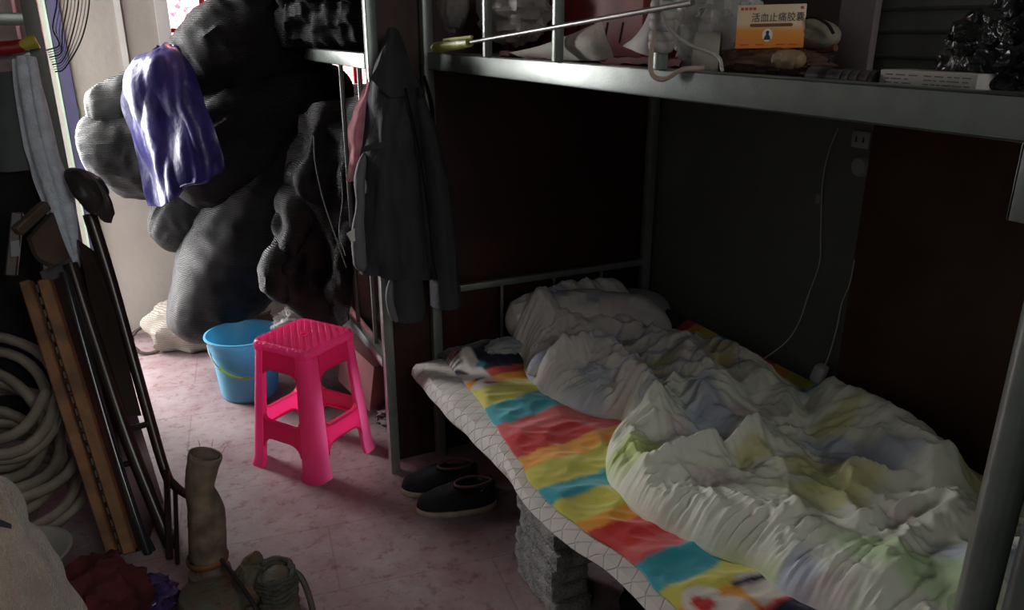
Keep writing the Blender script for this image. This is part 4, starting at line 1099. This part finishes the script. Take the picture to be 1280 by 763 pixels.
# slipper / cream pouch and grey card behind it
SL = thing('slipper', 'cream slipper with a brown edge lying behind the medicine carton', 'slipper', P(1015, 60, x=.16))
cp = [(P(978, 44, x=.17), .020), (P(1000, 42, x=.17), .028), (P(1026, 44, x=.17), .027), (P(1046, 50, x=.17), .014)]
cu_ = obj('upper', body(cp, n=32, m=40, lump=.10, crease=.10, seed=2, flat=.75), M('cream_slipper', (.30, .265, .20), rough=.8, var=.4, scale=25), SL)
obj('strap', tube([P(1000, 24, x=.15), P(1018, 22, x=.14), P(1034, 30, x=.145), P(1042, 42, x=.15)], .004, 8, 24, flat=.5), blackcloth, SL)
obj('sole_edge', tube([p-Vector((.0, .0, r*.85)) for p, r in cp], .006, 8, 30), M('brown_edge', (.16, .06, .03), rough=.6), SL, label='brown sole edge')
p0, p1 = P(1036, 57, x=.22), P(1079, 57, x=.22)
obj('grey_card', bevbox(.235, .25, p1.y, p0.y, DZ0+.001, 1.60, .002), M('pinkish_card', (.20, .165, .165), rough=.8), label='pinkish grey card standing behind the slipper', cat='card')
# big grey carton with ribbed side
p0, p1 = P(1074, 60, x=.29), P(1262, 60, x=.29)
GC = thing('foam_crate', 'large dull grey ribbed crate at the back of the upper bunk', 'crate', (.4, (p0.y+p1.y)/2, DZ0))
crm = M('dull_grey_crate', (.15, .155, .14), rough=.8, var=.2, scale=8)
CRB = obj('crate_body', bevbox(.30, .60, p1.y, p0.y, DZ0+.001, 1.80, .004), crm, GC)
for z in (1.455, 1.495, 1.53, 1.565, 1.62):
    obj('rib', bevbox(.296, .302, p1.y+.005, p0.y-.005, z, z+.006, .001), M('dark_rib', (.06, .06, .055), rough=.8), CRB)
# black torch
FL = thing('flashlight', 'black ribbed flashlight lying on the upper bunk edge', 'flashlight', P(1055, 98, x=.06))
ta, tb = P(1016, 93, x=.05), P(1098, 97, x=.05)
dT = (tb-ta).normalized()
blackpl = M('black_plastic', (.012, .012, .013), rough=.35, var=.2)
zc = DZ0+.016
ta.z = tb.z = zc
FB = obj('barrel', tube([ta.lerp(tb, .30), tb], .0125, 18), blackpl, FL)
obj('head', tube([ta, ta.lerp(tb, .10), ta.lerp(tb, .24), ta.lerp(tb, .32)], lambda t: .016-.004*max(0, (t-.6)/.4), 18, 18), blackpl, FL)
for k in (.5, .62, .75, .9): obj('grip_ring', tube([ta.lerp(tb, k), ta.lerp(tb, k+.03)], .0137, 18), M('dark_ring', (.04, .04, .04), rough=.4), FB)
# white carton with printed lines
wa, wb = P(1099, 100, x=.045), P(1221, 103, x=.045)
d = wb-wa; d.z = 0; Lw = d.length; ang = math.atan2(d.y, d.x)
WC = thing('white_carton', 'long low white printed carton lying on the upper bunk edge', 'carton', (wa.x, wa.y, DZ0))
Wm = Matrix.Translation((wa.x, wa.y, DZ0+.001)) @ Matrix.Rotation(ang, 4, 'Z')
WCC = obj('carton', xf(bevbox(0, Lw, 0, .05, 0, .030, .001), Wm), M('white_card', (.40, .385, .36), rough=.7, var=.1), WC)
lines = []
random.seed(5)
for r in range(5):
    x = .06
    while x < .93:
        w = random.uniform(.03, .12)
        if .34 < x < .46: x = .48; continue
        lines.append(box(x*Lw, min(.95, x+w)*Lw, -.0004, .0002, .0245-.005*r-.0007, .0245-.005*r+.0007)); x += w+random.uniform(.012, .04)
obj('printed_lines', xf(merge(*lines), Wm), M('grey_ink', (.12, .12, .11), rough=.8), WCC, smooth=False)
obj('black_plastic_bag', crumple(P(1262, 80, x=.14)+Vector((0, -.02, 0)), .07, .09, .075, .35, 11, 52, floor=DZ0+.001), film('black_bag_film', (.035, .036, .036), .2, .97, .8), label='crumpled black plastic bag at the near end of the upper bunk', cat='bag')
obj('silver_lid', lathe([(0, 0), (.016, 0), (.017, .004), (.012, .007), (0, .008)], Vector((P(1205, 84, x=.12).x, P(1205, 84, x=.12).y, DZ0+.001)), 20), M('silver', (.5, .5, .48), rough=.25, metal=.8), label='small shiny lid behind the white carton', cat='lid')

# ------------------------------------------------------------------ wall wires and sockets
wirem = M('white_wire', (.42, .42, .40), rough=.5, var=.1)
CD = thing('switch_cord', 'thin white cord with a small inline switch hanging on the right wall', 'cord', P(1020, 350, x=.91))
obj('wire', tube([P(u, v, x=x) for u, v, x in ((1048, 160, .915), (1036, 190, .915), (1028, 230, .915), (1026, 290, .915), (1024, 330, .915), (1010, 370, .91), (1000, 400, .90), (985, 425, .88), (960, 445, .84), (925, 465, .80))], .0018, 6, 90), wirem, CD)
obj('inline_switch', place(bevbox(-.005, .005, -.009, .009, -.014, .014, .003), P(1023, 249, x=.915)), M('grey_switch', (.3, .3, .29), rough=.5), CD)
PC = thing('charger_cord', 'white charger with its cord hanging by the edge of the brown panel', 'charger', P(1025, 466, x=.88))
obj('wire', tube([P(u, v, x=x) for u, v, x in ((1068, 325, .905), (1062, 355, .905), (1052, 380, .905), (1046, 410, .90), (1036, 445, .89), (1030, 458, .885))], .0018, 6, 60), wirem, PC)
obj('plug_body', place(bevbox(-.02, .02, -.018, .018, -.028, .028, .008), P(1024, 467, x=.875), .3, .25), wirem, PC)
sock = M('dull_white_socket', (.34, .34, .32), rough=.5)
s1 = P(1079, 173, x=XR); s2 = P(1078, 208, x=XR)
S1 = thing('wall_socket', 'square socket on the right wall just under the bunk rail', 'socket', s1)
CPL = obj('cover_plate', bevbox(XR-.012, XR-.001, s1.y-.03, s1.y+.03, s1.z-.026, s1.z+.02, .004), sock, S1)
for k in (-.012, .012): obj('slot', box(XR-.0125, XR-.0115, s1.y+k-.003, s1.y+k+.003, s1.z-.01, s1.z+.004), ink, CPL, smooth=False)
obj('round_junction', xf(lathe([(0, .02), (.022, .02), (.028, .014), (.03, 0), (0, 0)], (0, 0, 0), 24), Matrix.Translation((XR+.002, s2.y, s2.z)) @ Matrix.Rotation(-pi/2, 4, 'Y')), sock, label='round white junction box below the socket on the right wall', cat='junction box')

# ------------------------------------------------------------------ left alcove: rack, towel, tool, wires
RK = thing('metal_rack', 'dark grey steel rack frame at the left by the doorway', 'rack', (-1.2, .42, 0))
rp = P(38, 10, y=.42)
obj('post', bevbox(rp.x-.022, rp.x+.02, .40, .44, 0, 2.3, .003), M('rack_grey', (.16, .17, .15), rough=.45, var=.25), RK)
obj('post', bevbox(XA+.02, XA+.06, .40, .44, 0, 2.3, .003), MATS['rack_grey'], RK)
z1 = P(10, 24, y=.42).z; z2 = P(10, 70, y=.42).z
obj('shelf_rail', bevbox(XA+.05, rp.x-.02, .405, .435, z1-.018, z1+.018, .003), metal, RK)
obj('shelf_rail', bevbox(XA+.05, rp.x-.02, .405, .435, z2-.01, z2+.014, .003), metal, RK)
obj('side_rail', bevbox(rp.x-.018, rp.x+.012, -.3, .40, 2.0, 2.03, .003), metal, RK)
TL = thing('garden_tool', 'red tool handle with a yellow-green end resting on the left rack', 'tool', P(20, 58, y=.37))
obj('handle', tube([P(-22, 61, y=.37), P(0, 61, y=.37), P(22, 59, y=.37), P(32, 57, y=.37)], lambda t: .021-.004*(t > .9), 14, 24), M('red_plastic', (.26, .012, .014), rough=.4), TL)
obj('end_cap', tube([P(26, 58, y=.365), P(36, 54, y=.365), P(46, 51, y=.365)], lambda t: .016+.006*t, 14, 16), M('yellow_green_cap', (.42, .42, .05), rough=.4), TL, label='yellow-green end cap')
# towel
tw = M('grey_blue_towel', (.68, .77, .86), rough=.95, var=.25, scale=30, bump=.5, bscale=180, sheen=.3)
g = pgrid([[(14, 74, .36), (24, 70, .33), (36, 70, .32), (46, 74, .34)],
           [(18, 120, .36), (30, 120, .32), (44, 120, .30), (58, 120, .34)],
           [(32, 190, .36), (44, 190, .32), (58, 188, .30), (74, 186, .34)],
           [(52, 250, .35), (64, 250, .31), (78, 248, .30), (94, 246, .34)],
           [(72, 300, .34), (80, 300, .31), (90, 300, .30), (99, 296, .33)],
           [(94, 328, .33), (96, 331, .32), (97, 333, .32), (99, 333, .33)]], nu=40, nv=70, thick=.008, amp=.006, freq=12, seed=3, aniso=(2, 1, .4), disp=lambda s, t: .006*math.sin(s*14))
obj('towel', g, tw, label='long grey-blue towel hanging from the left rack', cat='towel')
g = pgrid([[(-12, 90, .39), (4, 90, .38), (22, 88, .385)], [(-10, 150, .39), (10, 150, .37), (32, 148, .385)], [(-5, 215, .39), (14, 215, .37), (46, 212, .385)]], nu=24, nv=24, thick=.006, amp=.006, freq=10, seed=7)
obj('grey_cloth', g, M('dim_teal_cloth', (.09, .11, .105), rough=.9), label='dim grey-green cloth hanging behind the blue towel', cat='cloth')
# coil of thin wires hung on the rack
wl = []
for i in range(10):
    o1 = 74+i*4.2; dx = i*3.2
    wl.append(tube([P(o1-2, -30, y=.36+.004*i), P(o1-3+i*.3, 5, y=.36+.004*i), P(o1-8-i*.2, 35+i*1.5, y=.36), P(74+i*.8, 56+i*3.2, y=.355), P(58+i*1.2, 63+i*3, y=.35)], .0011 if i % 3 else .0022, 6, 36))
obj('wire_coil', merge(*wl), M('dark_wire', (.05, .055, .05), rough=.4), label='loose coil of thin dark wire hanging in the doorway light', cat='wire coil')
obj('string', tube([P(96, 132, y=1.838), P(98, 142, y=1.835), P(96, 152, y=1.838), P(99, 165, y=1.835)], .005, 6, 20), M('green_string', (.08, .35, .15), rough=.7), label='short green string on the door frame', cat='string')
# black coat at far left
obj('black_coat', psweep([(-8, 212, .47, 18), (6, 240, .47, 40), (4, 320, .46, 40), (6, 400, .45, 46), (22, 470, .44, 50), (26, 520, .42, 34)], n=40, m=60, lump=.12, crease=.08, seed=11), blackcloth, label='black fuzzy coat hanging in the dark at the left edge', cat='coat')
# dark cap / pouch
CP = thing('cap', 'dark limp leather cap hung on top of the folded chairs', 'cap', P(115, 275, y=.26))
lth = M('dark_leather', (.030, .026, .025), rough=.5, var=.4, scale=9)
obj('crown', psweep([(84, 212, .30, 7), (98, 222, .27, 17), (112, 238, .25, 22), (120, 252, .25, 18), (126, 266, .26, 8)], n=36, m=50, lump=.18, crease=.10, seed=4, flat=.6), lth, CP)
obj('brim', sheet([[P(u, v, y=y) for u, v, y in r] for r in ([(120, 226, .26), (132, 242, .25), (138, 262, .25)], [(124, 232, .235), (136, 250, .225), (141, 268, .235)], [(118, 262, .235), (128, 276, .23), (139, 279, .24)])], nu=24, nv=20, thick=.012, amp=.004, freq=18, seed=6), lth, CP)
obj('band', tube([P(u, v, y=y) for u, v, y in ((90, 212, .255), (106, 214, .232), (120, 226, .222), (130, 246, .215), (133, 264, .225))], .004, 8, 40), M('dull_band', (.07, .065, .06), rough=.6), CP)

# ------------------------------------------------------------------ folded table and chairs leaning in the alcove
edgew = M('orange_wood_edge', (.24, .11, .042), rough=.6, var=.5, scale=12, bump=.15, bscale=60)
darkw = M('dark_lacquer', (.030, .017, .013), rough=.28, var=.5, scale=6)
FT = thing('folding_table', 'folded wooden table standing on edge with two brown battens', 'table', P(140, 690, y=-.15)-Vector((0, 0, 0)))
def leaf(u0, v0, u1, v1, ya, yb, w, dep):
    a, b = P(u0, v0, y=ya), P(u1, v1, y=yb)
    return a, b
a, b = P(33, 352, y=.14), P(141, 690, y=-.2)
obj('table_leaf', beam(b, a, .030, .05, .004, up=Vector((0, 1, .3))), edgew, FT)
a2, b2 = P(56, 350, y=.14), P(163, 690, y=-.2)
obj('table_leaf', beam(b2, a2, .034, .05, .004, up=Vector((0, 1, .3))), edgew, FT)
hn = [beam(b.lerp(b2, .5).lerp(a.lerp(a2, .5), k/22.0), b.lerp(b2, .5).lerp(a.lerp(a2, .5), (k+.7)/22.0), .012, .016, .003, up=Vector((0, 1, .3))) for k in range(22)]
obj('hinge_chain', merge(*hn), M('dark_steel', (.10, .09, .08), rough=.4, metal=.6), FT)
# panels: broad dark faces receding behind the edges
def quad_panel(pts, th=.012):
    a, b, c, d = [Vector(p) for p in pts]
    return sheet([[a, b], [d, c]], nu=8, nv=8, thick=th)
obj('table_top', quad_panel([P(62, 352, y=.15), P(112, 330, y=.34), P(212, 660, y=.1), P(172, 690, y=-.19)], .012), darkw, FT)
obj('corner_block', beam(P(14, 345, y=.13), P(22, 265, y=.17), .03, .05, .004, up=Vector((0, 1, 0))), darkw, FT)
obj('cross_piece', beam(P(20, 290, y=.12), P(58, 256, y=.2), .028, .03, .004), M('worn_brown_wood', (.10, .06, .04), rough=.6, var=.4), FT)
obj('brace_block', sheet([[P(36, 298, y=.12), P(64, 266, y=.18)], [P(46, 322, y=.12), P(76, 300, y=.18)], [P(66, 334, y=.12), P(84, 322, y=.18)]], nu=10, nv=12, thick=.02), M('worn_brown_wood2', (.075, .05, .04), rough=.5, var=.4), FT)
obj('corner_plate', sheet([[P(13, 302, y=.10), P(24, 300, y=.10)], [P(14, 321, y=.10), P(25, 320, y=.10)]], nu=4, nv=4, thick=.002), M('grey_plate', (.25, .26, .27), rough=.4), FT)
obj('grey_panel', quad_panel([P(50, 340, y=.2), P(88, 322, y=.3), P(106, 368, y=.28), P(68, 384, y=.18)], .004), M('grey_sheet_panel', (.12, .12, .135), rough=.5), FT)
FC = thing('folding_chair', 'dark lacquered folding chair leaning with its curved leg toward the pump', 'chair', P(215, 705, z=.0))
obj('leg', tube([P(112, 268, y=.32), P(138, 350, y=.26), P(172, 470, y=.15), P(205, 585, y=.0), P(218, 607, y=-.04), P(238, 622, y=-.08)], lambda t: .021-.009*t, 12, 60), darkw, FC)
obj('leg', tube([P(88, 330, y=.26), P(120, 430, y=.16), P(160, 550, y=.02), P(200, 650, y=-.1), P(226, 712, y=-.2)], .0215, 12, 60), darkw, FC)
obj('leg', beam(P(212, 700, z=.003), P(208, 588, y=-.02), .018, .018, .003), darkw, FC)
obj('leg', beam(P(222, 706, z=.003), P(219, 612, y=-.05), .013, .013, .003), darkw, FC)
obj('crossbar', tube([P(100, 382, y=.22), P(136, 380, y=.26)], .010, 10), darkw, FC)
obj('crossbar', tube([P(106, 435, y=.17), P(150, 432, y=.2)], .010, 10), darkw, FC)
obj('crossbar', tube([P(150, 540, y=.04), P(186, 530, y=.07)], .010, 10), darkw, FC)
obj('seat', quad_panel([P(96, 300, y=.30), P(124, 320, y=.30), P(176, 520, y=.08), P(140, 520, y=.06)], .014), darkw, FC)
FC2 = thing('folding_chair', 'dark folding chair folded flat between the wooden table and the curved-leg chair', 'chair', P(180, 715, y=-.2))
obj('leg', tube([P(80, 340, y=.21), P(110, 450, y=.1), P(148, 580, y=-.04), P(196, 725, y=-.2)], .013, 12, 60), M('blue_black_lacquer', (.022, .024, .03), rough=.15), FC2)
obj('leg', tube([P(98, 400, y=.17), P(130, 520, y=.05), P(168, 640, y=-.08), P(205, 718, y=-.2)], .011, 12, 60), MATS['blue_black_lacquer'], FC2)
obj('seat', quad_panel([P(84, 440, y=.14), P(112, 430, y=.2), P(168, 610, y=0), P(140, 625, y=-.04)], .012), darkw, FC2)
obj('crossbar', tube([P(134, 585, y=-.04), P(170, 578, y=.0)], .009, 10), darkw, FC2)

# hoses
hose = M('pale_hose', (.27, .23, .18), rough=.6, var=.55, scale=7)
hp = []
nL = 12
hc = Vector((-1.37, .10, 0)); sag = [random.uniform(-1, 1) for _ in range(nL+2)]
for k in range(nL*28+1):
    a = 2*pi*k/28; L_ = k/28; q = int(L_)
    w1 = sag[q]*(1-(L_-q))+sag[q+1]*(L_-q)
    R_ = .19+.028*w1+.012*math.sin(a*2+q*1.7)-.004*L_
    tl_ = .06+.006*L_
    hp.append(hc+Vector((R_*math.cos(a)+.02*math.sin(L_*1.3), R_*1.05*math.sin(a), .11+.035*L_*1.0+tl_*math.sin(a-.5+.25*w1)*.9+.018*noise.noise(Vector((a, L_, 3))))))
for p in hp: p.z = max(.021, p.z)
obj('hose_coil', tube(hp, .0185, 10, nL*28, flat=.85), hose, label='thick coil of pale beige hose stacked in the left alcove', cat='hose')
ec = P(52, 690, y=-.42)
EB = obj('enamel_basin', place(lathe([(.0, -.06), (.10, -.06), (.14, -.02), (.165, .0), (.168, .004), (.160, .005), (.135, -.015), (.095, -.054), (0, -.054)], (0, 0, 0), 44), ec+Vector((-.10, .02, -.01)), 0, -.1), M('white_enamel', (.30, .30, .28), rough=.3, var=.15), label='white enamel basin edge below the hose coil', cat='basin')
# tan blanket near corner
tanm = M('tan_fleece', (.38, .31, .245), rough=1.0, var=.35, scale=12, bump=.8, bscale=160, sheen=.5)
g = sheet([[P(-60, 600, y=-.95), P(-10, 596, y=-.95), P(6, 606, y=-.92), P(24, 640, y=-.9)],
           [P(-60, 650, y=-1.0), P(0, 645, y=-1.02), P(28, 660, y=-1.0), P(56, 680, y=-.92)],
           [P(-60, 710, y=-1.05), P(0, 705, y=-1.08), P(44, 712, y=-1.04), P(84, 722, y=-.94)],
           [P(-60, 790, y=-1.08), P(0, 790, y=-1.12), P(60, 790, y=-1.08), P(112, 785, y=-.96)],
           [P(-60, 900, y=-1.08), P(0, 900, y=-1.12), P(70, 900, y=-1.08), P(130, 880, y=-.96)]], nu=60, nv=70, thick=.02, amp=.012, freq=9, seed=4)
TB = thing('fleece_blanket', 'tan fleece blanket in the near left corner of the photo', 'blanket', (-1.2, -1.0, .2))
obj('cloth', g, tanm, TB)
obj('stripe', sheet([[P(-20, 655, y=-1.045), P(-3, 650, y=-1.05), P(14, 656, y=-1.045)], [P(-20, 662, y=-1.045), P(-3, 658, y=-1.05), P(14, 661, y=-1.045)]], nu=12, nv=4, thick=.004), M('navy_stripe', (.03, .03, .05), rough=.95), TB, label='dark stripe on the tan cloth')
cb = P(-60, 900, y=-1.0)
obj('low_stool', bevbox(-1.6, -1.14, -1.2, -.80, 0, .30, .01), darkw, label='dark low bench under the tan blanket at the near left', cat='bench')
# red cloth, purple plastic on the floor
rc_ = P(118, 735, y=-.5)
obj('red_cloth', crumple((rc_.x, rc_.y, .09), .12, .15, .12, .25, 5, 14, floor=.003), M('dark_red_fabric', (.09, .008, .012), rough=.85, var=.4, scale=12), label='crumpled dark red cloth on the floor below the folded table', cat='cloth')
pc_ = P(180, 748, z=.05)
obj('purple_bag', crumple((pc_.x, pc_.y, .045), .08, .07, .05, .3, 6, 16, floor=.003), M('dim_purple_bag', (.05, .03, .12), rough=.25, var=.4, scale=12), label='crumpled dark purple plastic bag on the floor left of the pump', cat='bag')

# ------------------------------------------------------------------ pump with upright hose
pm = M('green_grey_pump', (.10, .105, .08), rough=.75, var=.6, scale=18, bump=.6, bscale=60, col2=(.11, .06, .035))
pm2 = M('rusty_pump', (.13, .08, .045), rough=.85, var=.6, scale=14, bump=.7, bscale=50, col2=(.07, .075, .055))
PB = Vector((-.80, -.50, 0))
PU = thing('water_pump', 'old green-grey water pump with a cut upright hose on its outlet', 'pump', PB)
po = P(262, 712, y=-.44); po = Vector((po.x, po.y, .11))
hz = [po, P(260, 692, y=-.44), P(259, 660, y=-.44), P(257, 636, y=-.44), P(250, 612, y=-.44), P(252, 590, y=-.44), P(257, 568, y=-.44)]
hosem = M('brown_cut_hose', (.22, .16, .11), rough=.7, var=.5, scale=16, col2=(.085, .065, .05), bump=.2, bscale=30)
R0 = px(hz[0], 21)
def hr(t): return R0*spl([.98, 1.05, 1.06, 1.0, .80, .86, .93], t)*(1+.05*noise.noise(Vector((t*14, 2, 3))))
mm = 60; outer = tube(hz, hr, 28, mm, closed_caps=False); inner = tube(hz, lambda t: hr(t)-.006, 28, mm, closed_caps=False)
K = len(outer[0]); V = outer[0]+inner[0]; Fc = outer[1]+[tuple(K+i for i in f[::-1]) for f in inner[1]]
for k in range(28):
    for e in (0, mm*28): Fc.append((e+k, e+(k+1) % 28, K+e+(k+1) % 28, K+e+k))
OH = obj('outlet_hose', (V, Fc), hosem, PU, label='brown stiff hose cut open at the top')
fr = []
for k in range(9):
    a = 2*pi*k/9+.4; top = hz[-1]+Vector((math.cos(a)*R0*.9, math.sin(a)*R0*.9, .0))
    fr.append(tube([top, top+Vector((math.cos(a)*.012, math.sin(a)*.012, .008+.006*(k % 3)))], .0007, 5, 4))
obj('frayed_threads', merge(*fr), M('pale_thread', (.35, .3, .22), rough=.9), OH)
obj('hose_clamp', tube([po+Vector((R0*1.12*math.cos(a), R0*1.12*math.sin(a), .012)) for a in [2*pi*k/16 for k in range(17)]], .004, 8, 48, flat=2.2), M('rusty_clamp', (.20, .08, .03), rough=.7, metal=.4), OH, label='rusty hose clamp')
obj('outlet_flange', lathe([(0, 0), (.055, 0), (.058, .01), (.056, .03), (.04, .036), (.034, .05), (.034, .07), (0, .07)], po-Vector((0, 0, .06)), 28), pm, PU)
# volute (snail) body lying flat, motor with cooling ribs to the right
V0 = P(268, 745, z=.05); V0 = Vector((V0.x, V0.y, 0))
VL = obj('volute', lathe([(0, .002), (.06, .002), (.085, .012), (.098, .04), (.088, .068), (.06, .08), (.03, .084), (0, .085)], V0, 36), pm, PU)
for k in range(7):
    a = 2*pi*k/7+.3; obj('bolt', lathe([(0, 0), (.007, 0), (.007, .008), (0, .009)], V0+Vector((.072*math.cos(a), .072*math.sin(a), .068)), 6), pm2, VL)
mA = P(318, 722, z=.085); mB = P(352, 738, z=.06)
obj('motor_housing', crumple((mA.x, mA.y, .07), .055, .05, .068, .12, 9, 3, floor=.002), pm2, PU)
obj('inlet_elbow', tube([Vector((mA.x-.035, mA.y+.01, .06)), Vector((mA.x-.01, mA.y+.015, .12)), Vector((mA.x+.015, mA.y, .145))], .02, 14, 16), pm2, PU)
mb = Vector((mB.x-.01, mB.y, 0))
rb = []
for k in range(90):
    a = 2*pi*k/14; rb.append(mb+Vector(((.046+.006*math.sin(k*1.7))*math.cos(a), (.046+.006*math.cos(k*2.3))*math.sin(a), .035+.0011*k)))
obj('rope_winding', tube(rb, .0075, 7, 420), M('dirty_rope', (.085, .085, .065), rough=.95, var=.5, scale=40, bump=.6, bscale=120), PU, label='dirty rope wound round the pump')
obj('motor_core', lathe([(0, .002), (.05, .002), (.055, .02), (.045, .05), (.042, .115), (.02, .13), (0, .132)], mb, 24), pm, PU)
obj('base_frame', merge(bevbox(V0.x-.10, mb.x+.05, mb.y-.04, mb.y-.015, .0, .02, .003), bevbox(V0.x-.1, mb.x+.05, mb.y+.04, mb.y+.06, 0, .02, .003)), pm2, PU)
cable = [mb+Vector((.03, .0, .115)), P(362, 712, z=.11), P(376, 722, z=.085), P(386, 745, z=.05), P(392, 770, z=.02), P(395, 800, z=.01)]
obj('power_cable', tube(cable, .0085, 10, 60), M('grey_cable', (.085, .08, .07), rough=.6), PU)
obj('power_cable', tube([Vector((po.x+.03, po.y-.03, .13)), P(300, 730, z=.12), P(318, 758, z=.1), P(335, 790, z=.05)], .006, 8, 40), M('black_cable', (.02, .02, .02), rough=.5), PU)

# ------------------------------------------------------------------ light
def area(name, loc, rot, sx, sy, power, col):
    l = bpy.data.lights.new(name, 'AREA'); l.shape = 'RECTANGLE'; l.size = sx; l.size_y = sy; l.energy = power; l.color = col
    o = bpy.data.objects.new(name, l); C.objects.link(o); o.location = loc; o.rotation_euler = rot; return o
def look(o, tgt): o.rotation_euler = (Vector(tgt)-o.location).to_track_quat('-Z', 'Y').to_euler()
d1 = area('door_daylight', (-1.80, 2.35, 1.45), (0, 0, 0), 1.3, 1.9, 245, (1, .97, .95)); look(d1, (-.1, -.4, .45))
d2 = area('door_skylight', (-2.3, 1.45, 1.6), (0, 0, 0), 1.0, 1.6, 14, (1, .98, .96)); look(d2, (-.3, 1.0, .5))
w1 = area('window_daylight', (-.05, YF+.55, 1.8), (0, 0, 0), 1.3, 1.1, 80, (1, .98, .97)); look(w1, (-.05, 0, 1.5))
f1 = area('side_fill', (-1.66, -2.3, 1.35), (0, 0, 0), 1.3, 1.3, 2.7, (.97, 1, .97)); look(f1, (.1, -1.0, .6))  # added fill lamp for the bed front, no window behind it
f2 = area('back_fill', (-.2, -3.5, 2.2), (0, 0, 0), 1.0, 1.0, 3.6, (1, .98, .95)); look(f2, (-1.05, -.1, .45)); f2.data.spread = math.radians(70)  # added fill lamp behind the camera, brightens the left alcove and stool
w = bpy.data.worlds.new('overcast'); bpy.context.scene.world = w; w.use_nodes = True
w.node_tree.nodes['Background'].inputs[0].default_value = (.93, .96, 1, 1); w.node_tree.nodes['Background'].inputs[1].default_value = 2.5
sc = bpy.context.scene
sc.view_settings.view_transform = 'Standard'; sc.view_settings.look = 'None'; sc.view_settings.exposure = 0
# ------------------------------------------------------------------ camera
cam = bpy.data.cameras.new('camera'); co = bpy.data.objects.new('camera', cam); C.objects.link(co)
cam.sensor_width = 36; cam.lens = F*36/1280; cam.clip_start = .02
co.location = CAM
co.rotation_euler = FW.to_track_quat('-Z', 'Y').to_euler()
sc.camera = co
